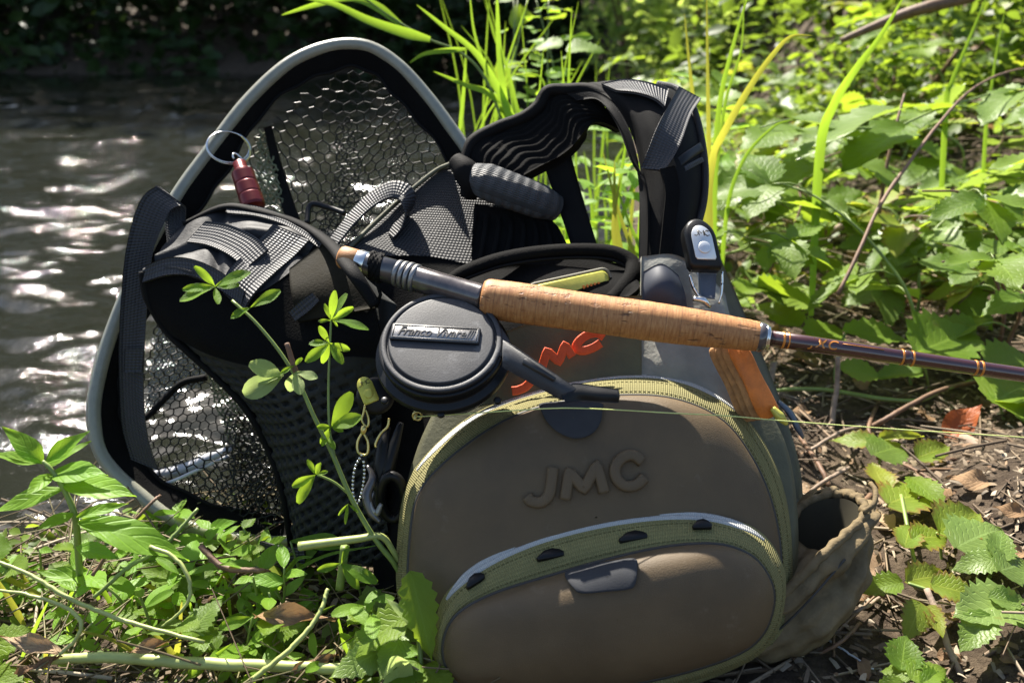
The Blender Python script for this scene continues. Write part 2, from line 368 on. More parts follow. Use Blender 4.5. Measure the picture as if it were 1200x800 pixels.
# plants
M['bramble'] = leaf_mat('bramble_leaf', [(.075, .14, .013), (.105, .18, .017), (.14, .215, .020), (.10, .165, .034)], (.50, .68, .04), veins=9)
M['bramble_y'] = leaf_mat('yellowing_bramble_leaf', [(.15, .22, .025), (.22, .25, .03), (.13, .22, .025)], (.62, .70, .05), veins=9, edge=(.22, .13, .03))
M['bramble_b'] = leaf_mat('blue_green_bramble_leaf', [(.11, .17, .034), (.15, .22, .055), (.12, .19, .034)], (.45, .62, .08), veins=9, rough=.33, tf=.35)
M['clover'] = leaf_mat('clover_leaf', [(.13, .26, .022), (.17, .30, .026)], (.58, .84, .05), veins=14, spots=False)
M['clover_pale'] = leaf_mat('pale_clover_leaf', [(.27, .36, .12), (.33, .41, .15)], (.6, .75, .22), veins=14, spots=False)
M['herb'] = leaf_mat('herb_leaf', [(.12, .25, .02), (.16, .29, .026)], (.52, .82, .045), veins=5, spots=False)
M['blade'] = leaf_mat('grass_blade', [(.12, .24, .02), (.15, .27, .025)], (.52, .78, .05), veins=2, spots=False)
M['blade_y'] = leaf_mat('yellow_grass_blade', [(.30, .28, .04), (.26, .28, .04)], (.60, .58, .06), veins=2, spots=False)
M['farunder'] = leaf_mat('shaded_bank_leaf', [(.03, .055, .009), (.05, .09, .013), (.085, .14, .016), (.06, .105, .025)], (.30, .43, .035), stuff=True)  # darkened copy of the undergrowth leaf; shade of the bank put into its colour
M['palewood'] = leaf_mat('hazy_distant_leaf', [(.16, .24, .10), (.22, .30, .12), (.26, .32, .18)], (.60, .74, .25), stuff=True, tf=.5)  # bright haze of the distance put into the leaf colour
M['drystuff'] = leaf_mat('withered_leaf', [(.30, .20, .11), (.18, .10, .05), (.40, .30, .19), (.24, .13, .06)], (.40, .24, .10), stuff=True, tf=.3)
M['straw'] = island_mat('dry_straw', [(.16, .12, .06), (.28, .22, .12), (.12, .08, .045), (.22, .20, .08), (.38, .32, .22)], .7)
M['under'] = leaf_mat('undergrowth_leaf', [(.045, .08, .012), (.075, .13, .017), (.125, .195, .020), (.10, .16, .034), (.17, .21, .026)], (.44, .60, .04), stuff=True)
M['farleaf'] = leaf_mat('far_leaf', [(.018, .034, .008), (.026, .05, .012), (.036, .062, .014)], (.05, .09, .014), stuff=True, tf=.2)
M['sunleaf'] = leaf_mat('sunlit_far_leaf', [(.10, .18, .03), (.16, .25, .05), (.20, .27, .09)], (.70, .86, .16), stuff=True, tf=.62)  # lit leaf copy: sun glow put into brighter colour and translucency
M['dryleaf'] = leaf_mat('dead_leaf', [(.20, .12, .06), (.30, .19, .10), (.15, .085, .05), (.36, .26, .16)], (.30, .16, .06), veins=8, tf=.25, rough=.7, spots=False)
M['redleaf'] = leaf_mat('red_dead_leaf', [(.30, .075, .025), (.36, .10, .03)], (.5, .12, .03), veins=8, tf=.3, spots=False)
M['stem'] = mat('green_stem', (.16, .22, .05), .5, var=.25, vs=30)
M['stem_y'] = mat('pale_green_stem', (.30, .34, .10), .5, var=.2, vs=30)
M['cane'] = mat('brown_bramble_cane', (.14, .075, .040), .65, var=.35, vs=60, bump=.0006, bs=200)
M['twig'] = mat('weathered_twig', (.24, .175, .125), .8, var=.4, vs=70, bump=.0008, bs=240)
M['bark'] = mat('dark_bark', (.045, .034, .024), .9, var=.4, vs=20, bump=.01, bs=30)
M['litter'] = island_mat('leaf_litter', [(.055, .042, .029), (.18, .13, .082), (.31, .235, .155), (.11, .08, .052), (.50, .42, .31), (.24, .145, .08), (.09, .065, .042), (.38, .30, .205)])
# ================================================================ the setting
def smooth(x): x = np.clip(x, 0, 1); return x * x * (3 - 2 * x)
XS = ([.9, 1.2, 1.6, 2, 4, 7, 10, 14, 16], [-.2, .12, .24, .34, .62, 1.0, 1.4, 2.4, 2.8])
YB = ([-30, -3, -2, -.8, -.3, .1], [.6, .7, .8, .90, .97, 1.2])
WATER_Z = -.12
_k = RNG.normal(size=(40, 2)); _k = _k / np.linalg.norm(_k, axis=1, keepdims=True) * (2 * math.pi / np.geomspace(.035, 1.2, 40))[:, None]; _ph = RNG.uniform(0, 6.28, 40); _am = np.geomspace(.035, 1.2, 40) * .010
def rough_z(x, y):
    z = 0
    for (a, b), p, m in zip(_k, _ph, _am): z = z + np.sin(a * x + b * y + p + .7 * np.sin(b * x * .31 - a * y * .27)) * m
    return z * .55
def land(x, y):
    L = np.maximum(x - np.interp(y, *XS), np.interp(x, *YB) - y); return np.maximum(L, y - 15.0 + .5 * np.sin(x * .8) + .35 * np.sin(x * 2.1 + 1))
def ground(x, y):
    x = np.asarray(x, float); y = np.asarray(y, float); L = land(x, y)
    z = -.34 + .34 * smooth((L + .28) / .36)
    r = np.clip(x - np.interp(y, *XS) - .60, 0, None)
    z = z + .36 * (1 - np.exp(-r / .9)) + .11 * np.clip(y - 1.5, 0, 9) * smooth(r / .8) + .10 * np.clip(r - 1.5, 0, 12)
    z = z + np.clip(y - 15.0, 0, 12) * .45
    return z + rough_z(x, y) * np.clip(.35 + np.abs(y) * .4, .3, 1.2)
def gz(x, y): return float(ground(x, y))
def spaced(a, b, mid, fine, ratio=1.12):
    lo, hi = mid; v = list(np.arange(lo, hi, fine)); s = fine; x = hi
    while x < b: v.append(x); s *= ratio; x += s
    v.append(b); s = fine; x = lo - fine; pre = []
    while x > a: pre.append(x); s *= ratio; x -= s
    pre.append(a); return np.array(pre[::-1] + v)
gx = spaced(-140, 140, (-.8, 1.3), .014); gy = spaced(-40, 180, (.35, 2.0), .014)
X, Y = np.meshgrid(gx, gy, indexing='ij'); Z = ground(X, Y)
V = np.stack([X, Y, Z], -1).reshape(-1, 3); n, m = X.shape
i, j = np.meshgrid(np.arange(n - 1), np.arange(m - 1), indexing='ij'); a = (i * m + j).ravel()
k = N_('brown_litter_soil'); co = k.coord(); f = k.noise(26, 8, .72, co); g = k.noise(140, 5, .7, co)
c = k.ramp(f, [(.3, (.026, .017, .011)), (.5, (.085, .062, .040)), (.66, (.185, .138, .092)), (.8, (.32, .255, .18))]); c = k.mix(k.math('MULTIPLY', g, .7), c, (.030, .019, .013))
k.l(c, k.b.inputs['Base Color']); k.b.inputs['Roughness'].default_value = .85; k.b.inputs['Specular IOR Level'].default_value = .2
k.l(k.bump(k.math('ADD', f, k.math('MULTIPLY', g, .5)), .012), k.b.inputs['Normal']); M['soil'] = k.m
o = bpy.data.objects.new('ground', mesh_np('ground', V, np.stack([a, a + m, a + m + 1, a + 1], 1), M['soil'])); COL.objects.link(o)
tag(o, 'brown litter-strewn earth of the river bank', kind='structure')

# water: a choppy sheet of real ripples
k = N_('river_water'); co = k.coord(); mp = k.n('Mapping'); k.l(co, mp.inputs[0]); mp.inputs['Scale'].default_value = (1, .8, 1); mp.inputs['Rotation'].default_value = (0, 0, R_(12))
n1 = k.noise(24, 4, .62, mp.outputs[0]); n2 = k.noise(120, 3, .6, mp.outputs[0])
mk = k.ramp(k.noise(2.2, 3, .6, mp.outputs[0]), [(.42, (.12, .12, .12)), (.62, (1, 1, 1))])
k.l(k.bump(k.math('MULTIPLY', n2, mk), .0034, .9, k.bump(k.math('MULTIPLY', n1, mk), .0080, .9)), k.b.inputs['Normal']); k.b.inputs['Base Color'].default_value = (.011, .012, .008, 1); k.b.inputs['Roughness'].default_value = .05; k.b.inputs['IOR'].default_value = 1.33; k.b.inputs['Specular IOR Level'].default_value = .6
M['water'] = k.m
wx = spaced(-60, 8, (-2.6, .9), .0125, 1.045); wy = spaced(.3, 17, (.8, 3.2), .0125, 1.025)
X, Y = np.meshgrid(wx, wy, indexing='ij'); Z = np.zeros_like(X)
for q in range(60):
    lam = .05 * (10 ** (q / 59 * 1.35)); ang = RNG.normal(1.45, .55); kk = 2 * math.pi / lam; p = RNG.uniform(0, 6.28)
    amp = lam * (.0088 if lam < .35 else .0056)
    Z += amp * np.sin(kk * (X * math.cos(ang) + Y * math.sin(ang)) + p + 1.3 * np.sin(X * 1.1 / lam ** .5 * .6 + q) + 1.1 * np.sin(Y * .9 / lam ** .5 * .6 + 2 * q))
V = np.stack([X, Y, WATER_Z + Z], -1).reshape(-1, 3); n, m = X.shape; i, j = np.meshgrid(np.arange(n - 1), np.arange(m - 1), indexing='ij'); a = (i * m + j).ravel()
o = bpy.data.objects.new('river_water', mesh_np('river_water', V, np.stack([a, a + m, a + m + 1, a + 1], 1), M['water'])); COL.objects.link(o)
tag(o, 'dark choppy river with sun glints', kind='structure')

# scatter of many small leaves or chips as one mesh
def rand_rot(n, tilt=1.0, yaw=None):
    yaw = RNG.uniform(0, 2 * math.pi, n) if yaw is None else yaw; th = np.abs(RNG.normal(0, tilt, n)); ph = RNG.uniform(0, 2 * math.pi, n)
    nz = np.stack([np.sin(th) * np.cos(ph), np.sin(th) * np.sin(ph), np.cos(th)], 1)
    d = np.stack([np.cos(yaw), np.sin(yaw), np.zeros(n)], 1); d = nrows(d - nz * np.sum(d * nz, 1, keepdims=True)); s = np.cross(d, nz)
    return np.stack([s, d, nz], 2)
def scatter_mesh(name, bv, bq, pos, R, s, mt):
    bv = A(bv); bq = np.asarray(bq); n = len(pos); s = np.broadcast_to(A(s), (n, 3)) if np.ndim(s) == 2 else np.tile(A(s)[:, None], (1, 3)) if np.ndim(s) == 1 else np.full((n, 3), s)
    V = np.einsum('nij,nkj->nki', R, bv[None] * s[:, None, :]) + pos[:, None, :]
    Q = (bq[None] + (np.arange(n) * len(bv))[:, None, None]).reshape(-1, bq.shape[1])
    return mesh_np(name, V.reshape(-1, 3), Q, mt)
def link(name, me, parent=None):
    o = bpy.data.objects.new(name, me); COL.objects.link(o)
    if parent is not None: o.parent = parent
    return o
# small leaf of six quads, folded and drooping, base at the origin, along +Y
SL_V = [(0, 0, 0), (-.22, .3, .06), (0, .3, 0), (.22, .3, .06), (-.26, .62, .0), (0, .62, -.05), (.26, .62, .0), (0, 1, -.16)]
SL_Q = [(0, 2, 1, 1), (0, 3, 2, 2), (1, 2, 5, 4), (2, 3, 6, 5), (4, 5, 7, 7), (5, 6, 7, 7)]
SL_T = [(0, 2, 1), (0, 3, 2), (1, 2, 5), (1, 5, 4), (2, 3, 6), (2, 6, 5), (4, 5, 7), (5, 6, 7)]

# far wooded bank across the river: one mass nobody could count
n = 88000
x = RNG.uniform(-22, 9, n); h = RNG.uniform(0, 1, n) ** 1.2 * 14.0  # crowns rise unseen above the view, heightened to keep the water's reflections dark
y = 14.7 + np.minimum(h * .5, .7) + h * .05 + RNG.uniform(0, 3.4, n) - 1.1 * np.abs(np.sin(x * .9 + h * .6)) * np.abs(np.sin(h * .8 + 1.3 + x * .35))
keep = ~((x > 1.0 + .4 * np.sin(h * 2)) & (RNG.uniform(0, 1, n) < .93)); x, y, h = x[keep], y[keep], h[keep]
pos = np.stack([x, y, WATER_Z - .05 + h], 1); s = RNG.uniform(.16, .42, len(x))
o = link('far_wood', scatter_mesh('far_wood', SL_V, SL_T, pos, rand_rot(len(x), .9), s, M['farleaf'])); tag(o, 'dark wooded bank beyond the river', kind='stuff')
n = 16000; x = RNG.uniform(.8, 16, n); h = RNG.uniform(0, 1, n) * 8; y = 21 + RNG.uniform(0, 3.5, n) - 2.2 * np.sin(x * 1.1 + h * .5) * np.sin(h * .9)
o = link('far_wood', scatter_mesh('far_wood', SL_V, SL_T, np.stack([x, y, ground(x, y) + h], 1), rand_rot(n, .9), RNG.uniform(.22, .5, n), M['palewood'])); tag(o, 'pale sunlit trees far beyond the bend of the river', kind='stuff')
for i, (bx, by, hh) in enumerate([(-14, 16.8, 9), (-8.5, 16.6, 10), (-3.2, 16.9, 9), (.4, 16.4, 10), (3.5, 17, 9)]):
    pts = [(bx + .25 * math.sin(q * 1.3 + i), by + .1 * q, ground(bx, by) - .2 + q * hh / 5) for q in range(6)]
    o = obj('tree_trunk', *tube(pts, [.26, .22, .19, .16, .12, .08], 8, 20)[:2], M['bark'])
    tag(o, 'dark tree trunk among the leaves of the wooded far bank', 'tree trunk', 'tree trunks on the far bank')

# ================================================================ landing net
HOOP = [(300, 634, .965), (215, 614, .972), (158, 574, .975), (121, 535, .975), (110, 490, .975), (116, 440, .98), (135, 378, .99), (165, 310, 1.0), (206, 232, 1.02), (246, 176, 1.035), (290, 119, 1.05), (338, 75, 1.065), (385, 55, 1.08), (428, 54, 1.085), (464, 74, 1.085), (500, 112, 1.085), (540, 166, 1.08), (585, 235, 1.07), (615, 330, 1.05), (610, 430, 1.03), (560, 520, 1.02), (470, 605, .98), (390, 630, .965)]
net = thing('landing_net', 'large landing net with a pale metal hoop and black netting, propped behind the black harness', 'landing net', P(300, 600, 1.0) * A([1, 1, 0]))
hp = A([P(*c) for c in HOOP]); hc = hp.mean(0)
ring = catmull(hp, 150, True); hoop_n = nrm(np.cross(ring[40] - hc, ring[0] - hc)); 
if hoop_n @ (CAM - hc) < 0: hoop_n = -hoop_n
obj('hoop', *tube(ring, .0080, 12, closed=True, flat=1.0), M['hoop'], net)
# black sleeve that holds the netting inside the hoop
inw = nrows(hc - ring); inw = inw - hoop_n * (inw @ hoop_n)[:, None]; inw = nrows(inw)
wid = .0275 + .003 * np.sin(np.arange(150) * .35) + .002 * np.sin(np.arange(150) * .97)
rg = [ring + inw * .004 + hoop_n * .0045, ring + inw * (wid * .5)[:, None] + hoop_n * .0035 - hoop_n * .006, ring + inw * wid[:, None] - hoop_n * .010, ring + inw * (wid + .002)[:, None] - hoop_n * .0125, ring + inw * (wid * .5)[:, None] - hoop_n * .013, ring + inw * .003 - hoop_n * .008]
obj('rim_sleeve', *loft(rg + [rg[0]]), M['black_soft'], net)
obj('binding', *tube(ring + inw * (wid + .001)[:, None] - hoop_n * .010, .0022, 6, closed=True), M['black'], net)
def inside(poly, x, y):
    c = False; j = len(poly) - 1
    for i in range(len(poly)):
        xi, yi = poly[i][:2]; xj, yj = poly[j][:2]
        if (yi > y) != (yj > y) and x < (xj - xi) * (y - yi) / (yj - yi) + xi: c = not c
        j = i
    return c
def hexnet(poly, cell, D, r, jit=.16, seed=0, sq=1.0, ang=0.0):
    """hexagonal netting of thin strands laid over a curved surface"""
    rr = random.Random(seed); xs = [p[0] for p in poly]; ys = [p[1] for p in poly]; s = cell / math.sqrt(3); vid = {}; edges = set(); pts = []
    cx, cy = sum(xs) / len(xs), sum(ys) / len(ys); ca, sa = math.cos(ang), math.sin(ang); R = max(max(xs) - min(xs), max(ys) - min(ys)) * .8
    def vert(x, y):
        kx = (round(x * 4), round(y * 4))
        for dx in (-1, 0, 1):
            for dy in (-1, 0, 1):
                if (kx[0] + dx, kx[1] + dy) in vid: return vid[(kx[0] + dx, kx[1] + dy)]
        X, Y = cx + (x * ca - y * sa), cy + (x * sa + y * ca)
        X += cell * .9 * math.sin(Y * .031 + seed) * math.sin(X * .019 + 2 * seed); Y += cell * .9 * math.sin(X * .027 + 1.7 * seed + Y * .012)
        X += rr.gauss(0, jit * cell * .5); Y += rr.gauss(0, jit * cell * .5); vid[kx] = len(pts); pts.append((X, Y)); return len(pts) - 1
    i0 = int(R / cell) + 1; j0 = int(R / (1.5 * s * sq)) + 1
    for j in range(-j0, j0 + 1):
        for i in range(-i0, i0 + 1):
            x0 = (i + .5 * (j % 2)) * cell; y0 = j * 1.5 * s * sq; c = [(x0 + s * math.sin(R_(60 * q)), y0 + s * sq * math.cos(R_(60 * q))) for q in range(6)]
            ids = [vert(*p) for p in c]
            for a, b in zip(ids, ids[1:] + ids[:1]): edges.add((min(a, b), max(a, b)))
    V, F = [], []
    W = [P(x, y, D(x, y)) if inside(poly, x, y) else None for x, y in pts]
    for a, b in edges:
        if W[a] is None or W[b] is None: continue
        p, q = W[a], W[b]; d = nrm(q - p); u = nrm(np.cross(d, (0, -.8, .6))); v = np.cross(d, u); n0 = len(V); p = p - d * r * .4; q = q + d * r * .4
        for e in (p, q):
            for t in range(4): an = R_(45 + 90 * t); V.append(e + (u * math.cos(an) + v * math.sin(an)) * r)
        for t in range(4): F.append((n0 + t, n0 + (t + 1) % 4, n0 + 4 + (t + 1) % 4, n0 + 4 + t))
    return V, F
def netpart(name, mt, *a, **k): return tag(obj(name, *hexnet(*a, **k), mt, net), kind='stuff')
UP = [(292, 160), (325, 135), (350, 108), (395, 82), (430, 80), (462, 104), (495, 140), (550, 192), (600, 260), (540, 330), (470, 330), (380, 330), (335, 262), (300, 240), (280, 200)]
bulge = lambda x, y, b, d0: d0 + b * max(0, 1 - ((x - 410) / 160) ** 2 - ((y - 200) / 150) ** 2)
netpart('netting', M['rubbernet'], UP, 13.5, lambda x, y: bulge(x, y, .07, 1.085), .00105, .10, 1)
netpart('netting', M['rubbernet'], [(392, 150), (412, 128), (424, 190), (432, 262), (400, 300), (372, 270), (392, 200)], 7.5, lambda x, y: bulge(x, y, .05, 1.08), .0009, .22, 2)
netpart('netting', M['rubbernet'], [(452, 108), (470, 125), (486, 240), (440, 270), (455, 190)], 9.5, lambda x, y: bulge(x, y, .09, 1.10), .0008, .2, 5)
LO = [(184, 372), (215, 405), (250, 435), (292, 478), (325, 535), (345, 600), (300, 612), (235, 600), (165, 575), (150, 520), (160, 450)]
netpart('netting', M['rubbernet'], LO, 10.5, lambda x, y: 1.045 + .02 * math.sin(x * .03), .0009, .12, 3)
netpart('netting', M['rubbernet'], [(160, 548), (205, 540), (262, 518), (322, 505), (345, 560), (345, 615), (300, 612), (240, 604), (185, 590)], 11.5, lambda x, y: .965 + .0003 * (330 - x), .0011, .16, 4)
netpart('netting', M['rubbernet'], [(262, 470), (300, 490), (332, 555), (345, 620), (310, 615), (280, 600), (258, 570)], 8, lambda x, y: .99 + .01 * math.sin(x * .2), .0011, .3, 6)
netpart('netting', M['rubbernet'], [(272, 480), (305, 500), (336, 560), (345, 620), (318, 618), (285, 600), (270, 540)], 9, lambda x, y: 1.015 + .01 * math.sin(x * .2 + 1), .0011, .35, 16)
netpart('fine_netting', M['greynet'], [(186, 372), (212, 402), (246, 432), (238, 452), (205, 468), (168, 488), (176, 430)], 5.5, lambda x, y: 1.06, .0011, .22, 7, .8)
netpart('fine_netting', M['olivenet'], [(240, 430), (290, 478), (330, 560), (300, 580), (268, 520), (250, 470)], 6, lambda x, y: 1.03, .0012, .3, 8)
netpart('fine_netting', M['olivenet'], [(300, 150), (318, 150), (334, 245), (300, 240)], 6.5, lambda x, y: 1.10, .0016, .3, 9)
obj('seam_tape', *strap([(309, 150, 1.09), (318, 190, 1.10), (327, 230, 1.10), (340, 275, 1.09)], [(318, 147, 1.09), (329, 190, 1.10), (342, 230, 1.10), (358, 275, 1.09)], .003), M['black'], net)
obj('seam_tape', *tube([P(150, 500, 1.0), P(172, 488, 1.01), P(195, 465, 1.02), P(215, 448, 1.02), P(242, 442, 1.02)], .0042, 8, 30), M['black'], net)
obj('white_tubing', *tube([P(150, 556, 1.02), P(185, 556, 1.02), P(215, 550, 1.02), P(245, 537, 1.02), P(272, 525, 1.02)], [.0035, .007, .0075, .007, .004], 10, 30), M['whiterim'], net)
obj('white_tubing', *tube([P(162, 572, .995), P(195, 566, .995), P(228, 552, .995), P(268, 534, .995)], .0022, 8, 24), M['whiterim'], net)
# split ring and red magnet hung on the hoop
clip = thing('magnetic_release', 'red anodised magnetic release on a split ring around the net hoop', 'magnetic clip', P(265, 175, 1.03))
c0 = P(268, 173, 1.032); ex, ey = nrm(A([.80, .25, -.45])), nrm(A([.3, .75, .55]))
for q, rd in ((0, .0245), (1, .0232)):
    pts = [c0 + (ex * math.cos(t) + ey * math.sin(t)) * rd + hoop_n * .002 * q for t in np.linspace(0, 2 * math.pi, 40, endpoint=False)]
    obj('split_ring', *tube(pts, .0009, 6, closed=True), M['steel'], clip)
mc = P(280, 190, 1.02); md = nrm(P(298, 244, 1.0) - mc); L_ = np.linalg.norm(P(298, 244, 1.0) - mc)
obj('magnet_body', *lathe(mc, md, [(.006, 0), (.0075, .001), (.0075, L_ * .16), (.0078, L_ * .165), (.0125, L_ * .23), (.0130, L_ * .24)] + [p for c_, r_ in ((.25, .0133), (.50, .0137), (.74, .0140)) for p in ((r_ - .0006, L_ * c_), (r_, L_ * (c_ + .012)), (r_, L_ * (c_ + .02)), (r_, L_ * (c_ + .20)), (r_, L_ * (c_ + .208)), (r_ - .0006, L_ * (c_ + .22)), (r_ - .0007, L_ * (c_ + .235)))] + [(.0125, L_)], 28), M['red'], clip)
obj('loop_eye', *tube([mc + ex * .006 * math.cos(t) - md * (.004 + .008 * math.sin(t)) for t in np.linspace(-.3, math.pi + .3, 16)], .0012, 6), M['steel'], clip)
obj('snap_wire', *tube([P(283, 160, 1.03), P(291, 170, 1.03), P(293, 182, 1.03), P(288, 190, 1.03)], .001, 6, 16), M['brass'], clip)
# ================================================================ the pack
pack = thing('fishing_pack', 'olive and black fishing vest pack with brown moulded front pockets standing on the river bank', 'fishing pack', (.08, .66, 0))
def part(name, g, m, parent=pack, **k): return obj(name, g[0], g[1], M[m], parent, g[2] if len(g) > 2 else None, **k)
NR = 112
# --- olive body
BO = [(478, 770), (466, 690), (466, 610), (480, 540), (505, 480), (540, 424), (585, 392), (640, 378), (700, 372), (752, 350), (815, 336), (852, 372), (878, 420), (902, 470), (926, 520), (938, 580), (940, 660), (925, 730), (880, 775), (790, 800), (690, 808), (570, 800)]
def outline(ctrl, w, n=NR): return catmull(A([FP(x, y, w) for x, y in ctrl]), n, True)
b0 = outline(BO, 0.0); bc = b0.mean(0)
def inset(r, s, dw): return bc + (r - bc) * s + PN * dw
rings = [inset(b0, s, dw) for s, dw in ((.02, -.13), (.6, -.13), (.88, -.125), (.97, -.105), (1.0, -.07), (1.0, -.02), (.985, -.004), (.95, .002), (.6, .004), (.02, .004))]
part('body', loft(rings[::-1]), 'olive')
# --- moulded pockets: profile over an outline
def outline_t(ctrl, w, tilt, n=NR): return catmull(A([FP(x, y, w + tilt * (620 - y) / 1000) for x, y in ctrl]), n, True)
class Dome:                                                 # a moulded front: a rim that stands a little prouder at the top, and a rounded face over it
    def __init__(s, ctrl, w, H, p=3.2, q=2.0, tilt=0.0):
        s.H, s.p, s.q = H, p, q; s.ring = outline_t(ctrl, w, tilt); s.c = s.ring.mean(0); d = s.ring - s.c; s.a = d[:, 0]; s.b = d @ PUP
        s.k = float(np.polyfit(s.b, d @ PN, 1)[0]); s.wc = float((s.c - PB) @ PN)
        s.th = np.unwrap(np.arctan2(s.b, s.a)); s.r = np.hypot(s.a, s.b)
        o = np.argsort(s.th % (2 * math.pi)); s.ths = (s.th % (2 * math.pi))[o]; s.rs = s.r[o]
    def prof(s, t): return s.H * (1 - np.clip(t, 0, 1) ** s.p) ** (1 / s.q)
    def h(s, a, b):
        t = np.hypot(a, b) / np.interp(np.arctan2(b, a) % (2 * math.pi), s.ths, s.rs, period=2 * math.pi); return s.prof(t)
    def geo(s):
        ts = [1, .997, .99, .975, .95, .915, .87, .81, .74, .66, .56, .45, .33, .2, .08, .005]
        return loft([s.c + (s.ring - s.c) * t + PN * s.prof(np.full(NR, t))[:, None] for t in ts])
    def at(s, px, py, dw=0.0):                              # the point of the dome seen at a pixel
        w = s.wc
        for _ in range(14):
            d = FP(px, py, w) - s.c; b = d @ PUP; w = s.wc + s.k * b + float(s.h(d[0], b)) + dw
        return FP(px, py, w)
UO = [(466, 700), (466, 625), (477, 566), (505, 524), (560, 480), (640, 452), (720, 436), (790, 439), (851, 467), (893, 511), (919, 570), (929, 640), (925, 710), (900, 765), (700, 800), (540, 785), (488, 748)]
UR = [(480, 696), (481, 632), (491, 580), (523, 541), (583, 498), (643, 475), (722, 464), (790, 468), (846, 493), (882, 539), (904, 591), (914, 648), (911, 702), (887, 750), (700, 785), (548, 768), (497, 736)]
LOo = [(508, 770), (510, 727), (525, 690), (560, 655), (620, 624), (700, 603), (780, 595), (840, 601), (889, 621), (915, 655), (921, 695), (908, 745), (872, 778), (790, 804), (690, 823), (600, 828), (535, 818)]
LR = [(521, 772), (523, 741), (541, 716), (581, 695), (641, 676), (711, 656), (781, 641), (840, 638), (879, 651), (900, 676), (906, 705), (893, 742), (860, 767), (785, 791), (690, 808), (605, 812), (541, 802)]
def gusset(O, w0, Rm, w1, bul, t0=0.0, t1=0.0):
    a, b = outline_t(O, w0, t0), outline_t(Rm, w1, t1); out = []
    for t in np.linspace(0, 1, 9): out.append(a * (1 - t) + b * t + PN * bul * math.sin(math.pi * t))
    return loft(out)
TU, TL = .11, .22
upper = Dome(UR, .028, .034, 2.7, tilt=TU); lower = Dome(LR, .082, .036, 2.6, tilt=TL)
part('upper_gusset', gusset(UO, -.002, UR, .0275, .006, 0, TU), 'band')
up_o = part('upper_pocket', upper.geo(), 'eva')
part('lower_gusset', gusset(LOo, .050, LR, .0815, .006, TU, TL), 'band')
low_o = part('lower_pocket', lower.geo(), 'eva')
part('piping', tube(outline_t(UR, .0285, TU), .0020, 8, closed=True), 'pipe'); part('piping', tube(outline_t(LR, .0825, TL), .0021, 8, closed=True), 'pipe')
# flap seam above the lower pocket on its left
part('gusset_fold', strap([(533, 690, .768), (541, 668, .768), (562, 648, .768), (592, 634, .768)], [(522, 702, .757), (527, 680, .757), (552, 655, .757), (594, 628, .757)], .002), 'band')
def zipper(O, w0, Rm, w1, bul, t0, t1, i0, i1, t, width):      # a coil zip let into the upper edge of a gusset
    a_, b_ = outline_t(O, w0, t0), outline_t(Rm, w1, t1); r = a_ * (1 - t) + b_ * t + PN * (bul * math.sin(math.pi * t) + .0014); q = NR / len(O); ii = np.linspace(i0 * q, i1 * q, 90)
    C = np.stack([np.interp(ii, np.arange(NR), r[:, c]) for c in range(3)], 1); ac = np.stack([np.interp(ii, np.arange(NR), (b_ - a_)[:, c]) for c in range(3)], 1)
    for _ in range(6): C[1:-1] = (C[:-2] + 2 * C[1:-1] + C[2:]) / 4
    n = 90; T = nrows(np.gradient(C, axis=0)); S = nrows(ac - T * np.sum(ac * T, 1, keepdims=True)); N = np.cross(T, S); N = N * np.sign(np.sum(N * PN, 1, keepdims=True)); prof = [(-1, -.4), (-.95, .1), (-.6, .28), (-.15, .34), (-.06, .12), (.06, .12), (.15, .34), (.6, .28), (.95, .1), (1, -.4)]
    taper = np.minimum(1, np.minimum(np.arange(n), np.arange(n)[::-1]) / 14 + .25)
    V = np.concatenate([C + S * a * width * taper[:, None] + N * b * width * .45 for a, b in prof]).reshape(len(prof), n, 3).transpose(1, 0, 2); k = len(prof)
    L = np.concatenate([[0], np.cumsum(np.linalg.norm(np.diff(C, axis=0), axis=1))]); UV = np.stack([np.repeat(L, k), np.tile([p[0] * width for p in prof], n)], 1)
    return V.reshape(-1, 3), grid_faces(n, k), UV
part('zip', zipper(UO, -.002, UR, .0275, .006, 0, TU, 2.4, 8.3, .24, .0048), 'zip')
part('zip', zipper(LOo, .050, LR, .0815, .006, TU, TL, 1.8, 8.2, .20, .0050), 'zip')
for (px, py), ang, ln in (((645, 647), -6, .020), ((742, 626), -4, .021), ((556, 677), -26, .015), ((823, 612), 4, .014)):
    c = FP(px, py, .074 + .2 * (620 - py) / 1000); x = nrm(A([math.cos(R_(-ang)), 0, 0]) + PUP * math.sin(R_(-ang))); n = nrm(PN * .8 + PUP * .6); y = np.cross(n, x)
    part('eyelet', plate([c + x * a * ln * .62 + y * b * .0062 for a, b in ((-1, -.5), (-.9, -.9), (.9, -.6), (1, 0), (.75, .5), (.2, .9), (-.4, .6))], n, .004, .001), 'plastic')
def stitches(O, w0, Rm, w1, bul, t0, t1, t, gap=.0042):          # a row of short raised thread stitches along a gusset
    a_, b_ = outline_t(O, w0, t0), outline_t(Rm, w1, t1); r = a_ * (1 - t) + b_ * t + PN * (bul * math.sin(math.pi * t) + .0004); r = np.vstack([r, r[:1]])
    L = np.concatenate([[0], np.cumsum(np.linalg.norm(np.diff(r, axis=0), axis=1))]); pos = lambda d: A([np.interp(d, L, r[:, c]) for c in range(3)])
    return merge(*[tube([pos(d), pos(d + gap * .3), pos(d + gap * .62)], [.0002, .0005, .0002], 5) for d in np.arange(0, L[-1] - gap, gap)])
for args in ((UO, -.002, UR, .0275, .006, 0, TU, .86), (LOo, .050, LR, .0815, .006, TU, TL, .86), (LOo, .050, LR, .0815, .006, TU, TL, .42), (UO, -.002, UR, .0275, .006, 0, TU, .50)): tag(part('stitching', stitches(*args), 'band'), kind='stuff')
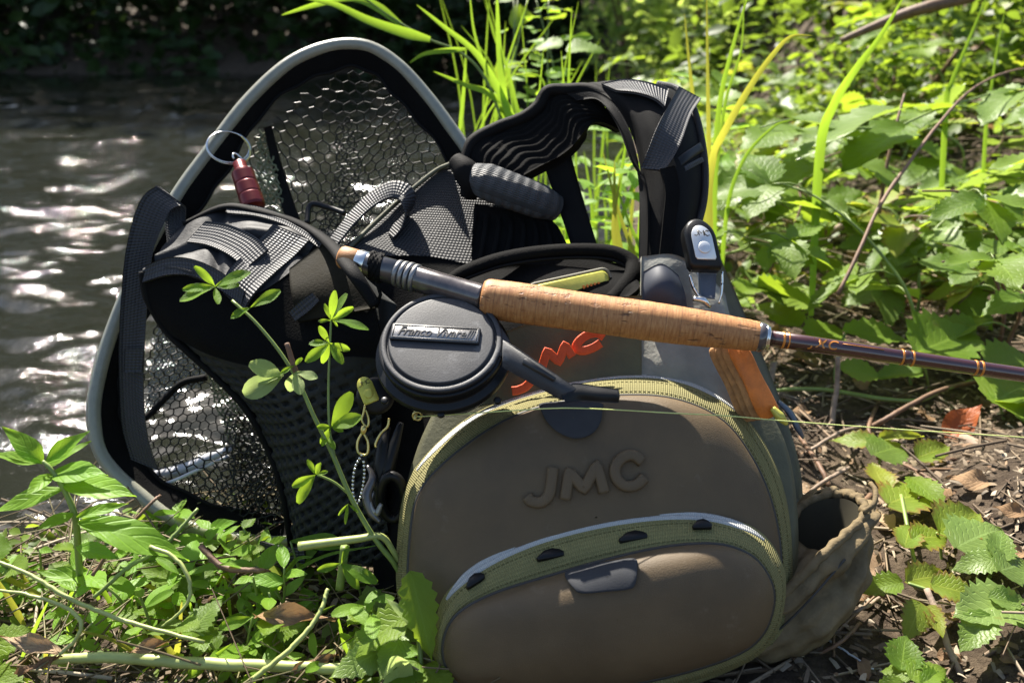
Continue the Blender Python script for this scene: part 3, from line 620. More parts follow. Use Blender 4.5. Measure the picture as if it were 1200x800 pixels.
# grey rubber tabs on the domes
def tab(ctrl, dome, lift, th):
    q = catmull(A(ctrl), 40, True); m = q.mean(0); ring = lambda s, l: A([dome.at(*(m + (p - m) * s), l) for p in q])
    return loft([ring(1, lift - th), ring(1, lift - th * .15), ring(.965, lift)] + [ring(s, lift) for s in (.85, .65, .4, .2, .02)])
part('pull_tab', tab([(633, 478), (635, 472), (670, 470), (704, 472), (706, 480), (704, 494), (694, 508), (675, 514), (655, 507), (641, 494)], upper, .0055, .005), 'tab')
part('pull_tab', tab([(662, 670), (690, 661), (720, 656), (744, 654), (747, 664), (745, 682), (738, 690), (710, 693), (684, 695), (673, 690)], lower, .0055, .005), 'tab')
# embossed letters on the upper pocket: rounded raised strokes that follow the dome
LET = {'J': [(648, 548), (646, 566), (643, 580), (634, 588), (623, 587), (618, 581)], 'M': [(662, 585), (664, 568), (667, 553), (675, 562), (684, 573), (692, 560), (699, 545), (704, 561), (708, 577)], 'C': [(752, 541), (742, 534), (730, 536), (721, 547), (722, 560), (732, 569), (745, 568), (755, 559)]}
for s, ctrl in LET.items():
    px = np.vstack([np.linspace(ctrl[i], ctrl[j], 12)[:-1] for i, j in ((0, 2), (2, 4), (4, 6))] + [np.linspace(ctrl[6], ctrl[8], 12)]) if s == 'M' else catmull(ctrl, 40)
    surf = A([upper.at(*c) for c in px])
    part('embossed_letter', tube(surf, .0052, 20, flat=1.15, up=PN, sq=.55), 'eva')
# orange stitched letters higher on the body
OLET = {'J': [(625, 438), (622, 446), (616, 453), (607, 457), (600, 458)], 'M': [(633, 437), (636, 424), (641, 411), (648, 417), (655, 424), (658, 414), (662, 404), (667, 412), (671, 418)], 'C': [(708, 395), (700, 390), (689, 392), (679, 399), (675, 407), (682, 411), (694, 408), (704, 402)]}
for s, ctrl in OLET.items():
    dd = .816 if s == 'C' else .812
    W_ = [P(x, y, dd) for x, y in ctrl]
    pts = np.vstack([np.linspace(W_[i], W_[j], 10)[:-1] for i, j in ((0, 2), (2, 4), (4, 6))] + [np.linspace(W_[6], W_[8], 10)]) if s == 'M' else catmull(W_, 36)
    part('stitched_letter', tube(pts, .0042, 12, flat=.2, up=PN, sq=.5), 'orange')
# upper olive panel that carries the letters
part('front_panel', sheet([[(560, 400, .835), (640, 372, .84), (720, 350, .84), (752, 346, .84)], [(548, 440, .83), (640, 420, .832), (720, 400, .835), (752, 395, .835)], [(540, 480, .822), (640, 462, .825), (720, 448, .826), (752, 446, .826)]], 24, 30, .004), 'olive')
# grey nylon flap on the right of the body, and the narrow grey-green strip behind it
part('side_flap', sheet([[(752, 300, .868), (790, 300, .87), (828, 318, .875), (850, 345, .88)], [(751, 360, .850), (795, 362, .848), (840, 372, .855), (868, 400, .87)], [(751, 420, .835), (795, 424, .832), (842, 434, .838), (880, 455, .86)], [(751, 446, .828), (795, 450, .826), (846, 472, .832), (893, 500, .85)]], 30, 30, .006, disp=lambda u, v, a, b: .004 * np.sin(a * 9 + b * 3) * np.sin(b * 7)), 'greyflap')
part('strap_pad', sheet([[(754, 318, .852), (775, 309, .848), (795, 322, .85)], [(753, 345, .845), (778, 336, .84), (803, 345, .845)], [(757, 368, .845), (785, 368, .842), (806, 372, .846)]], 16, 16, .008, disp=lambda u, v, a, b: .006 * np.sin(a * 3.14) * np.sin(b * 3.14)), 'navy')
part('side_strip', sheet([[(826, 292, .885), (843, 300, .89)], [(846, 350, .89), (866, 352, .90)], [(872, 420, .88), (893, 415, .895)], [(900, 480, .87), (918, 476, .885)]], 24, 6, .004), 'olive')
part('back_wing', sheet([[(888, 470, .88), (915, 478, .90), (925, 500, .92)], [(900, 520, .87), (930, 530, .89), (938, 550, .91)], [(915, 580, .865), (935, 590, .88), (942, 600, .90)]], 18, 10, .006), 'greyolive')
part('wing_clip', tube([P(912, 470, .86), P(926, 484, .86), P(934, 500, .86), P(941, 512, .865)], [.004, .0065, .006, .003], 10, 14, flat=.5), 'bluegrey')
# --- black interior around the reel
part('inner_panel', sheet([[(430, 300, .93), (500, 300, .95), (560, 310, .94), (640, 310, .91), (740, 320, .90)], [(425, 420, .90), (490, 410, .90), (560, 390, .87), (640, 360, .87), (740, 345, .87)], [(428, 520, .885), (470, 510, .88), (520, 480, .86), (560, 440, .85), (600, 415, .845)], [(430, 600, .88), (450, 600, .875), (475, 580, .86), (490, 560, .855), (505, 545, .85)], [(440, 690, .87), (455, 690, .865), (475, 690, .85), (485, 690, .845), (490, 690, .84)]], 40, 40, .008), 'black_soft')
# padded black rim of the open top pocket
rimp = [(520, 332, .90), (545, 318, .905), (585, 304, .91), (630, 296, .915), (680, 293, .92), (718, 296, .92), (740, 308, .915), (742, 322, .90), (730, 338, .885), (715, 352, .87)]
part('pocket_rim', tube([P(*c) for c in rimp], [.006, .0085, .009, .009, .009, .0095, .0105, .010, .009, .007], 12, 60, flat=.8), 'black_soft')
part('rim_piping', tube([P(x, y + 9, d - .008) for x, y, d in rimp[1:7]], .0018, 6, 50), 'black')
part('pocket_lining', sheet([[(540, 326, .93), (600, 306, .935), (680, 299, .94), (735, 312, .93)], [(545, 345, .90), (620, 345, .90), (690, 350, .90), (728, 345, .89)]], 10, 24, .004), 'black_soft')
# --- side pocket with a gathered mouth
NP_ = 120
mouth = catmull(A([P(*c) for c in [(906, 703, .775), (935, 679, .772), (963, 651, .776), (992, 625, .79), (1013, 604, .805), (1010, 588, .83), (990, 579, .85), (962, 582, .86), (936, 597, .86), (915, 632, .83), (903, 670, .80)]]), NP_, True)
mid1 = catmull(A([P(*c) for c in [(898, 733, .772), (934, 722, .768), (976, 700, .772), (1005, 668, .785), (1022, 622, .805), (1018, 590, .838), (992, 572, .862), (958, 572, .87), (928, 600, .87), (905, 640, .84), (890, 690, .805)]]), NP_, True)
mid2 = catmull(A([P(*c) for c in [(888, 755, .775), (928, 748, .770), (972, 732, .772), (1005, 700, .785), (1014, 664, .81), (1008, 640, .84), (985, 610, .865), (950, 610, .875), (920, 630, .87), (895, 670, .845), (880, 720, .81)]]), NP_, True)
base = catmull(A([P(*c) for c in [(868, 776, .79), (915, 772, .785), (952, 762, .785), (985, 736, .795), (1000, 712, .815), (992, 690, .84), (970, 670, .86), (940, 665, .87), (910, 680, .865), (885, 710, .84), (862, 750, .81)]]), NP_, True)
mc_ = mouth.mean(0); tt = np.arange(NP_) / NP_ * 2 * math.pi
pl = (np.sin(tt * 17) + .6 * np.sin(tt * 29 + 1))[:, None] * .0013 * np.clip(1.2 - np.abs((np.arange(NP_) / NP_ - .42) * 3.2), .15, 1)[:, None]
out_ = nrows(mouth - mc_)
shade_liner = [mouth * (1 - q) + (base.mean(0) + (base - base.mean(0)) * .8) * q + (mc_ - mouth) * (.10 + .05 * q) for q in (0, .1, .25, .45, .7, .95)] + [base.mean(0) + (base - base.mean(0)) * .05 + A([0, 0, .012])]
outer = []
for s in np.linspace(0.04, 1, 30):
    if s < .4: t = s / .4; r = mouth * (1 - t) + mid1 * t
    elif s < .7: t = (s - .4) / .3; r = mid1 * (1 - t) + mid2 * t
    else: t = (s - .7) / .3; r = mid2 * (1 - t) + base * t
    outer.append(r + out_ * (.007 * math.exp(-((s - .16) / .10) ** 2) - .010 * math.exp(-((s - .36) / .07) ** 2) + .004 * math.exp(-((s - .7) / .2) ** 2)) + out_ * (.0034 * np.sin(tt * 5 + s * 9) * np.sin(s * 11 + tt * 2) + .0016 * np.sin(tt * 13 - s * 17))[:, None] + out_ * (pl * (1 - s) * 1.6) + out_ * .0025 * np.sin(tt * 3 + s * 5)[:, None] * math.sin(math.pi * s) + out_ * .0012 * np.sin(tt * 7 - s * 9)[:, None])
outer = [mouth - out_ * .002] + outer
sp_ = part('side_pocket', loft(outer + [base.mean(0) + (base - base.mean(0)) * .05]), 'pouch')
part('pocket_interior', loft(shade_liner), 'shade_liner', sp_)  # inner face of the pocket, its shade carried by the dark colour
rimw = mouth + out_ * pl * .8
g = tube(rimw, .0044 + .0011 * np.sin(tt * 23) * np.clip(1.2 - np.abs((np.arange(NP_) / NP_ - .42) * 3.0), .2, 1), 10, closed=True)
part('gathered_rim', g, 'pouch', sp_)
part('inner_fold', sheet([[(918, 634, .835), (940, 634, .84), (960, 650, .82)], [(912, 662, .815), (930, 660, .815), (946, 664, .80)], [(906, 700, .79), (922, 690, .79), (936, 680, .785)]], 16, 16, .004, disp=lambda u, v, a, b: .004 * np.sin(b * 8 + a * 3)), 'pouch', sp_)
part('seam', tube([P(904, 745, .770), P(930, 722, .766), P(960, 690, .766), P(990, 655, .778)], .0011, 6, 30), 'pipe', sp_)
part('drawcord', tube([P(1012, 600, .80), P(1024, 590, .80), P(1026, 575, .81), P(1020, 566, .82)], .0025, 8, 20), 'pouch', sp_)
# olive lower edge under the pockets
part('base_binding', tube([FP(x, y, .03) for x, y in [(505, 800), (600, 826), (700, 822), (800, 800), (870, 772), (905, 742)]], .004, 8, 40), 'band')
# --- left wing of the vest, black, with webbing
part('wing_top', sheet([[(208, 268, .955), (262, 240, .960), (300, 243, .955), (345, 258, .94), (384, 280, .925)], [(190, 292, .925), (230, 276, .93), (278, 272, .925), (318, 284, .912), (356, 306, .90)], [(171, 318, .885), (222, 314, .885), (258, 325, .88), (285, 338, .875), (312, 350, .872)]], 36, 40, .012, disp=lambda u, v, a, b: .0022 * np.sin(b * 9 + a * 3) * np.sin(a * 5 + .6) + .0009 * np.sin(b * 19 - a * 9) - .007 * np.exp(-((a - .62 + .45 * (b - .3)) / .05) ** 2) + .004 * np.exp(-((a - .50 + .45 * (b - .3)) / .07) ** 2) - .005 * np.exp(-((b - .28 - .2 * a) / .035) ** 2)), 'grey_face')
slot = lambda u, v, a, b: .004 * np.sin(a * 7 + b * 4) * np.sin(b * 6) - .0055 * np.clip(np.sin((u + .45 * v) * 2 * math.pi / .0115) * 1.2, -.2, 1) * np.clip(np.sin((v - .25 * u) * 2 * math.pi / .019 + np.floor((u + .45 * v) / .0115) * 3.14) * 2.6 + .5, 0, 1) * np.clip((a - .30) * 7, 0, 1)
part('wing_front', sheet([[(170, 316, .882), (228, 318, .880), (290, 345, .875), (345, 312, .895), (382, 280, .922), (442, 348, .875)],
    [(178, 352, .888), (235, 385, .874), (300, 402, .868), (350, 392, .870), (400, 382, .868), (446, 388, .865)], [(225, 412, .895), (270, 440, .88), (320, 456, .868), (365, 452, .862), (410, 452, .862), (447, 452, .865)],
    [(290, 478, .905), (322, 505, .885), (357, 520, .870), (390, 520, .862), (420, 520, .860), (447, 520, .862)], [(330, 570, .92), (350, 588, .90), (378, 598, .885), (402, 600, .872), (427, 600, .868), (452, 600, .865)],
    [(345, 650, .935), (362, 657, .915), (384, 662, .900), (408, 662, .888), (432, 662, .88), (462, 662, .872)]], 220, 170, .035, disp=slot), 'slotpad')
part('wing_panel', sheet([[(171, 318, .884), (228, 322, .880), (290, 348, .875), (345, 318, .895), (382, 286, .920), (441, 352, .873)], [(180, 356, .888), (238, 388, .874), (300, 404, .868), (350, 394, .870), (400, 384, .868), (446, 390, .865)], [(205, 390, .890), (255, 415, .877), (312, 430, .867), (358, 424, .865), (405, 418, .864), (447, 420, .864)]], 30, 60, .004, proud=.0065), 'black_soft')
part('wing_binding', tube([P(169, 317, .878), P(200, 314, .876), P(228, 319, .874), P(260, 335, .870), P(290, 350, .868)], [.004, .007, .008, .006, .004], 10, 30, flat=.7), 'web')
part('wing_binding', tube([P(215, 262, .952), P(262, 243, .955), P(300, 247, .948), P(345, 260, .935), P(382, 282, .905), P(410, 314, .806), P(440, 358, .800)], [.004, .0065, .0065, .006, .007, .0080, .0065], 10, 60, flat=.6), 'black')
part('wing_binding', strap([(262, 238, .955), (300, 241, .950), (345, 256, .935), (383, 277, .916)], [(266, 249, .945), (302, 253, .938), (340, 266, .925), (374, 290, .905)], .003), 'web')
part('wing_binding', strap([(173, 311, .876), (200, 303, .876), (228, 305, .874), (258, 318, .870), (288, 341, .866)], [(169, 331, .876), (200, 323, .872), (230, 325, .870), (257, 339, .866), (284, 358, .864)], .004, 40, proud=.004), 'web')
part('webbing', strap([(222, 287, .922), (246, 291, .912), (270, 302, .900), (290, 318, .888)], [(244, 263, .935), (272, 268, .925), (300, 281, .912), (316, 296, .900)], .004, proud=.006), 'web')
part('webbing', strap([(322, 266, .925), (305, 284, .915), (285, 304, .898), (268, 322, .880), (262, 345, .870)], [(364, 284, .915), (345, 304, .905), (322, 324, .888), (300, 346, .868), (288, 366, .866)], .003, proud=.006), 'web')
part('wing_binding', tube([P(168, 318, .880), P(174, 350, .886), P(196, 388, .893), P(224, 414, .896), P(258, 446, .90), P(290, 480, .905), P(316, 530, .915), P(332, 580, .922), P(342, 645, .936)], [.006, .006, .005, .006, .005, .006, .005, .005, .005], 8, 60, flat=.8), 'black')
part('facet', sheet([[(340, 318, .890), (378, 288, .914)], [(342, 345, .868), (412, 322, .880)], [(350, 378, .862), (440, 362, .866)]], 18, 18, .004, proud=.004), 'olivelit')
part('webbing', strap([(338, 365, .858), (352, 352, .858), (366, 342, .86)], [(346, 376, .857), (362, 364, .857), (374, 352, .858)], .003), 'web')
# webbing strap draped over the net on the far left
part('harness_strap', strap([(181, 219, .94), (168, 229, .932), (158, 250, .928), (150, 280, .926), (145, 310, .925), (141, 360, .925), (139, 410, .926), (140, 455, .928), (143, 500, .93), (153, 538, .935)],
    [(212, 240, .95), (200, 246, .942), (192, 262, .938), (184, 280, .936), (178, 302, .935), (173, 350, .932), (169, 410, .93), (168, 470, .93), (174, 518, .932), (185, 551, .938)], .0022, 60), 'web')
part('harness_strap', strap([(181, 219, .942), (188, 222, .955), (193, 240, .958), (194, 262, .95), (197, 283, .942)], [(212, 240, .952), (217, 246, .962), (217, 260, .964), (214, 270, .958), (207, 288, .948)], .0022, 30), 'web')
part('strap_stitching', strap([(146, 408, .922), (145, 436, .922)], [(168, 408, .925), (166, 436, .925)], .001, 14, 8), 'web')
part('elastic_loop', sheet([[(304, 634, .905), (330, 640, .895), (356, 640, .89)], [(305, 652, .905), (331, 657, .892), (357, 657, .888)], [(308, 666, .907), (333, 670, .895), (358, 668, .89)]], 16, 20, .004), 'web')
# --- harness back: airmesh panel, ribbed pad, rolled pad
part('back_mesh', sheet([[(508, 202, 1.015), (532, 196, 1.01), (560, 200, 1.005), (600, 205, 1.0)], [(470, 234, 1.01), (510, 236, 1.0), (548, 238, .995), (600, 240, .99)], [(430, 270, .995), (480, 275, .985), (535, 280, .98), (600, 285, .98)], [(400, 298, .965), (450, 318, .955), (510, 340, .945), (590, 340, .95)], [(425, 360, .93), (465, 375, .93), (510, 390, .93), (560, 390, .93)]], 44, 44, .008), 'meshfab')
part('panel_edge', tube([P(400, 300, .962), P(432, 268, .99), P(470, 233, 1.006), P(508, 202, 1.011), P(528, 192, 1.008)], .0028, 8, 40), 'olive')
part('ribbed_pad', sheet([[(556, 238, .99), (600, 246, .985), (642, 250, .985)], [(554, 270, .975), (605, 275, .97), (655, 270, .975)], [(552, 312, .955), (605, 305, .95), (668, 296, .955)]], 40, 90, .02, disp=lambda u, v, a, b: .0035 * np.clip(np.sin((v + .12 * u) * 2 * math.pi / .0145) * 1.6, -.3, 1) * np.clip((a - .12) * 6, 0, 1)), 'black_soft')
part('rolled_pad', tube([P(546, 205, .985), P(570, 213, .975), P(600, 224, .972), P(632, 236, .975), P(652, 244, .985)], [.014, .021, .021, .020, .015], 20, 60), 'bluepad')
part('rolled_pad_end', tube([P(534, 188, .985), P(545, 200, .978), P(552, 216, .978), P(549, 230, .985)], [.010, .015, .014, .010], 14, 24), 'black')
# shoulder strap: ribbed underside, padded top, webbing
part('shoulder_pad', sheet([[(545, 190, .985), (556, 166, .99), (585, 150, 1.0), (612, 140, 1.0), (632, 126, 1.0), (643, 110, 1.0), (665, 108, .995), (692, 116, .99), (712, 128, .99), (732, 146, .99)], [(572, 200, .972), (584, 182, .975), (606, 168, .985), (634, 156, .985), (650, 144, .985), (660, 132, .985), (676, 126, .98), (697, 130, .98), (714, 140, .985), (730, 150, .99)], [(600, 213, .965), (614, 205, .965), (634, 194, .97), (654, 184, .97), (670, 172, .97), (680, 160, .97), (690, 148, .972), (700, 143, .98), (714, 146, .985), (728, 154, .99)]], 36, 120, .016, disp=lambda u, v, a, b: .0011 * np.sin((u + .004 * np.sin(v * 60) + .0015 * np.sin(v * 170) + .10 * v) * 2 * math.pi / .0076) * np.clip(a * 9, 0, 1) * np.clip((1 - a) * 9, 0, 1)), 'black_soft')
part('shoulder_edge', tube([P(543, 192, .985), P(554, 166, .992), P(583, 150, 1.0), (P(612, 139, 1.0)), P(631, 125, 1.0), P(642, 108, 1.0), P(664, 106, .997), P(692, 106, .99), P(716, 118, .975), P(738, 145, .955)], [.005, .0075, .008, .008, .008, .008, .008, .008, .008, .006], 10, 80), 'black')
part('shoulder_strap', sheet([[(662, 108, .995), (690, 104, .985), (716, 117, .965), (735, 145, .95), (747, 180, .935), (752, 215, .925), (752, 255, .91), (750, 310, .895)], [(690, 101, 1.0), (725, 98, .99), (752, 112, .955), (768, 150, .93), (776, 190, .915), (778, 225, .905), (776, 265, .895), (772, 315, .885)], [(735, 99, 1.02), (765, 101, .995), (785, 115, .965), (798, 150, .94), (806, 190, .925), (806, 225, .915), (802, 265, .90), (795, 318, .89)], [(770, 100, 1.03), (793, 107, 1.01), (808, 124, .985), (818, 155, .965), (824, 198, .95), (823, 238, .94), (813, 275, .925), (803, 318, .905)]], 40, 90, .018, disp=lambda u, v, a, b: .003 * np.sin(np.pi * np.clip(a, 0, 1)) + .003 * np.exp(-((a - .12) / .07) ** 2) + .0012 * np.sin(v * 70) * a * (1 - a) * 2), 'black')
part('edge_binding', strap([(664, 109, .985), (692, 106, .975), (717, 119, .955), (735, 146, .940), (746, 180, .925), (751, 215, .915), (751, 255, .90), (750, 308, .885)], [(676, 118, .98), (698, 116, .968), (714, 130, .945), (728, 152, .93), (741, 186, .915), (758, 216, .905), (761, 255, .892), (760, 308, .878)], .003, 60), 'black')
part('edge_binding', tube([P(771, 99, 1.028), P(794, 105, 1.008), P(810, 123, .985), P(820, 155, .965), P(826, 198, .948), P(824, 238, .935), P(814, 275, .92), P(804, 316, .90)], .0045, 8, 60), 'web')
part('seam_tape', strap([(772, 200, .905), (778, 225, .898), (775, 260, .890), (770, 310, .878)], [(790, 196, .908), (795, 225, .902), (790, 260, .895), (784, 310, .882)], .002, 40, proud=.004), 'black_soft')
part('webbing', strap([(792, 108, .985), (782, 125, .955), (768, 150, .926), (757, 180, .917), (752, 200, .916)], [(818, 122, .985), (806, 140, .955), (795, 168, .930), (786, 190, .918), (778, 206, .908)], .003, proud=.008), 'web')
part('webbing', strap([(706, 104, .982), (730, 99, .975), (756, 102, .968), (782, 110, .965)], [(722, 112, .962), (742, 114, .952), (762, 120, .945), (776, 130, .942)], .003, proud=.007), 'web')
part('strap_keeper', band_path([(788, 196, .915), (804, 184, .922), (822, 172, .945)], (PUP), .010, .003, 14), 'plastic')
part('strap_keeper', band_path([(790, 206, .913), (806, 196, .92), (823, 187, .94)], (PUP), .006, .003, 14), 'web')
part('rear_strap', strap([(636, 190, .99), (648, 225, .985), (660, 260, .975), (672, 296, .96)], [(668, 178, .985), (678, 215, .98), (690, 255, .97), (702, 294, .955)], .004), 'black')
part('shoulder_loop', band_path([(384, 292, .975), (398, 274, .978), (416, 252, .982), (438, 232, .984), (460, 222, .984), (476, 228, .984), (478, 244, .986), (470, 260, .988), (456, 276, .988)], nrm([.30, .62, .62]), .024, .0024, 60), 'web')
part('buckle', tube([P(360, 262, 1.0), P(364, 240, 1.01), P(384, 243, 1.01), P(404, 250, 1.005)], .0035, 8, 30), 'plastic')
# dark underside between wing and pack, and lower black straps
part('rear_panel', sheet([[(440, 560, .90), (475, 560, .90)], [(442, 640, .90), (480, 640, .89)], [(450, 690, .885), (485, 720, .87)]], 12, 10, .02), 'black_soft')
# ================================================================ rod, reel and small gear
def axis_pts(*c): return [P(*q) for q in c]
rod = thing('fly_rod', 'fly rod with a cork grip and maroon blank lying across the top of the pack', 'fly rod', P(570, 350, .80))
R0 = P(566, 349, .795); R1 = P(895, 395, .765); rd = nrm(R1 - R0); RL = np.linalg.norm(R1 - R0)
def along(d): return R0 + rd * d
prof = [(.0165, 0), (.0180, .0015), (.0187, .004), (.0192, .03), (.0188, .06), (.0182, .10), (.0182, .13), (.0183, .155), (.0178, .18), (.0166, .21), (.0150, .235), (.0138, .250), (.0130, RL)]
prof = [(r * .985, h * RL / .2625 if h < .2499 else h) for r, h in prof]
g = lathe(R0, rd, [(r, h) for r, h in prof], 40); uv = g[2].copy(); uv = np.stack([uv[:, 1], uv[:, 0]], 1)
def rp(name, g, m, **k): return obj(name, g[0], g[1], M[m], rod, g[2] if len(g) > 2 else None, **k)
# finer rings along the grip so the cork reads as separate discs
hs = np.linspace(0, RL, 90); rr = np.interp(hs, [p[1] for p in prof], [p[0] for p in prof]); rr = rr - .00018 * (np.arange(90) % 5 == 0) ; rr[0] = .0160; rr[1] = .0178
g = lathe(R0, rd, list(zip(rr, hs)), 48); rp('cork_grip', (g[0], g[1], np.stack([g[2][:, 1], g[2][:, 0]], 1)), 'cork')
rp('cork_end_ring', lathe(along(RL - .006), rd, [(.0128, 0), (.0138, .0006), (.0135, .006), (.0125, .0068)], 32), 'darkseat')
rp('winding_check', lathe(along(RL + .0008), rd, [(.0122, 0), (.0124, .001), (.0105, .0016), (.0112, .0028), (.0100, .0038), (.0078, .0046)], 32), 'steel')
E = P(1290, 452, .755); bd = nrm(E - along(RL)); BL = np.linalg.norm(E - along(RL)); B0 = along(RL)
rp('blank', lathe(B0, bd, [(.0074, .002), (.0072, .05), (.0069, .12), (.0066, .2), (.0062, BL), (.0042, BL * 3), (.001, BL * 3 + .001)], 28), 'maroon')
fx = lambda px: (P(px, 0, 0), )[0]
def at_px(px):                                                          # distance along the blank seen at an image column
    lo, hi = 0, BL
    for _ in range(40):
        mid = (lo + hi) / 2; d = B0 + bd * mid - CAM; x = 600 + FPX * (d @ _R) / (d @ _F)
        if x < px: lo = mid
        else: hi = mid
    return lo
for px, wd in ((917, .0022), (923, .0014), (1056, .0020), (1061, .0055), (1068, .0020), (1142, .0022), (1149, .0022)):
    d = at_px(px); r = float(np.interp(d, [0, .2, BL], [.0074, .0066, .0062])); rp('thread_wrap', lathe(B0 + bd * (d - wd / 2), bd, [(r, 0), (r + .0003, .0003), (r + .0003, wd - .0003), (r, wd)], 24), 'gold' if px != 1061 else 'maroon')
# lettering on the blank faces up towards the viewer
vn = nrm(CAM - (B0 + bd * .06)); un = nrm(vn - bd * (vn @ bd)); upv = nrm(np.cross(un, bd)); upv = upv if upv[2] > 0 else -upv
def on_blank(s, px, size, off, m, **k):
    V, F = text_geo(s, size, .0001, offset=.00012, **k); d = at_px(px); r = .0075
    ang = (V[:, 1] + off) / r; p = B0 + np.outer(d + V[:, 0], bd) + (np.outer(np.cos(ang), un) + np.outer(np.sin(ang), upv)) * (r - .0001 + V[:, 2:3] * 1.5)
    obj('blank_lettering', p, F, M[m], rod)
on_blank('JMC', 962, .0125, .0016, 'gold', shear=.25, spacing=1.15)
o_d = at_px(984)
rp('gold_line', tube([B0 + bd * (at_px(q)) + (un * .82 + upv * .57) * .00735 for q in (984, 1000, 1016, 1032)], .0004, 5), 'gold')
# reel seat and the windings towards the butt
T0 = P(404, 302, .83); sd = nrm(R0 - T0); SL_ = np.linalg.norm(R0 - T0)
fr = lambda t: T0 + sd * SL_ * t
rp('butt_cork', lathe(T0 - sd * .004, sd, [(.010, 0), (.0112, .002), (.0115, .004 + SL_ * .10), (.0105, .005 + SL_ * .10)], 24), 'cork')
rp('seat_ring', lathe(fr(.10), sd, [(.0118, 0), (.0122, .001), (.0122, SL_ * .07), (.0115, SL_ * .075)], 24), 'steel')
rp('seat_barrel', lathe(fr(.17), sd, [(.0118, 0), (.0120, .001), (.0122, SL_ * .28)], 28), 'gunmetal')
for t, r in ((.385, .0132), (.425, .0136), (.465, .0140), (.505, .0138)): rp('locking_ring', lathe(fr(t), sd, [(r - .0015, 0), (r, .0008), (r, .0040), (r - .0015, .0048)], 28), 'nickel')
rp('seat_spacer', lathe(fr(.53), sd, [(.0122, 0), (.0126, .001), (.0122, SL_ * .25), (.0126, SL_ * .45), (.0135, SL_ * .47)], 28), 'darkseat')
rp('seat_hood', plate([fr(.50) + sd * a + nrm(CAM - fr(.6)) * .0118 + upv * b for a, b in ((0, -.002), (.012, -.005), (.055, -.006), (.068, -.002), (.068, .004), (.012, .004), (0, .002))], nrm(CAM - fr(.6)), .004, .0008), 'gunmetal')
wl = [];
for q in range(64): t = q / 63; a = q * .82; c = fr(.20 + .075 * t); wl.append(c + (un * math.cos(a) + upv * math.sin(a)) * (.0137 + .0012 * math.sin(q * 1.7)))
wl += [P(441, 330, .815), P(446, 345, .815), P(441, 360, .82)]
rp('black_cord', tube(wl, .0019, 6), 'black')
# --- reel
reel = thing('fly_reel', 'round black fly reel with a name plate and trigger lever, clamped under the rod', 'fly reel', P(517, 420, .80))
RA = nrm(A([-.03, -.56, .83])); RC = P(517, 398, .765)
def lp(name, g, m, parent=reel, **k): return obj(name, g[0], g[1], M[m], parent, g[2] if len(g) > 2 else None, **k)
k_ = .765 / 1000; Rr = 68 * k_
rx, ry, rz = frame_of(RA, (1, 0, -.13))
lp('reel_body', lathe(RC, RA, [(.2 * Rr, -.056), (.86 * Rr, -.056), (.95 * Rr, -.052), (1.0 * Rr, -.044), (1.06 * Rr, -.036), (1.06 * Rr, -.030), (1.065 * Rr, -.0295), (1.18 * Rr, -.0285), (1.185 * Rr, -.0278), (1.20 * Rr, -.0265), (1.20 * Rr, -.0215), (1.19 * Rr, -.0205), (1.185 * Rr, -.0202), (1.07 * Rr, -.0198), (1.06 * Rr, -.0192), (1.06 * Rr, -.0118), (1.065 * Rr, -.0113), (1.095 * Rr, -.0110), (1.10 * Rr, -.0104), (1.10 * Rr, -.0068), (1.095 * Rr, -.0061), (1.09 * Rr, -.0058), (1.05 * Rr, -.0056), (1.0 * Rr, -.0055)], 72), 'reel')
lid = lp('reel_lid', lathe(RC, RA, [(1.045 * Rr, -.0055), (1.05 * Rr, -.0016), (1.045 * Rr, -.0008), (1.035 * Rr, -.0003), (1.02 * Rr, -.0001), (.965 * Rr, -.0001), (.958 * Rr, -.0004), (.954 * Rr, -.0024), (.918 * Rr, -.0024), (.914 * Rr, -.0004), (.905 * Rr, .0010), (.895 * Rr, .0014), (.88 * Rr, .0015), (.5 * Rr, .0015), (.001, .0015)], 72), 'lid')
# name plate with script lettering
pc = RC + RA * .0022; px_ = nrm(P(563, 396, .765) - P(457, 384, .765)); px_ = nrm(px_ - RA * (px_ @ RA)); py_ = np.cross(RA, px_)
pc = P(510, 391, .765); pc = pc + RA * ((RC - pc) @ RA + .0042)
pl_ = lp('name_plate', plate(rrect(pc, px_, py_, .081, .0175, .0015), RA, .0030, .0006), 'ink', lid)
lp('plate_face', plate(rrect(pc + RA * .0005, px_, py_, .0785, .0150, .0012), RA, .0008, .0003), 'nickel', lid)
lp('plate_lettering', text_on('Franco Vivarelli', pc + RA * .0009, px_, py_ * 1.25, RA, .0112, .0002, shear=.45, spacing=.98, offset=.00005), 'ink', lid)
for dy in (.0079 - .0012, -.0079 + .0012): lp('plate_border', plate(rrect(pc + py_ * dy + RA * .0009, px_, py_, .076, .0007, .0003), RA, .0006, .0001), 'ink', lid)
for dx in (-.0379, .0379): lp('plate_border', plate(rrect(pc + px_ * dx + RA * .0009, px_, py_, .0007, .0132, .0003), RA, .0006, .0001), 'ink', lid)
# foot that runs up to the rod
ft0, ft1 = P(540, 350, .775), P(545, 338, .80)
lp('reel_foot', loft([rrect(P(520, 372, .835), nrm(sd), nrm(np.cross(sd, RA)), .050, .020, .004), rrect(P(522, 356, .828), nrm(sd), nrm(np.cross(sd, RA)), .044, .018, .004), rrect(P(526, 346, .822), nrm(sd), nrm(np.cross(sd, RA)), .050, .012, .003), rrect(P(527, 341, .818), nrm(sd), nrm(np.cross(sd, RA)), .062, .010, .003)], cap0=True, cap1=True), 'gunmetal')
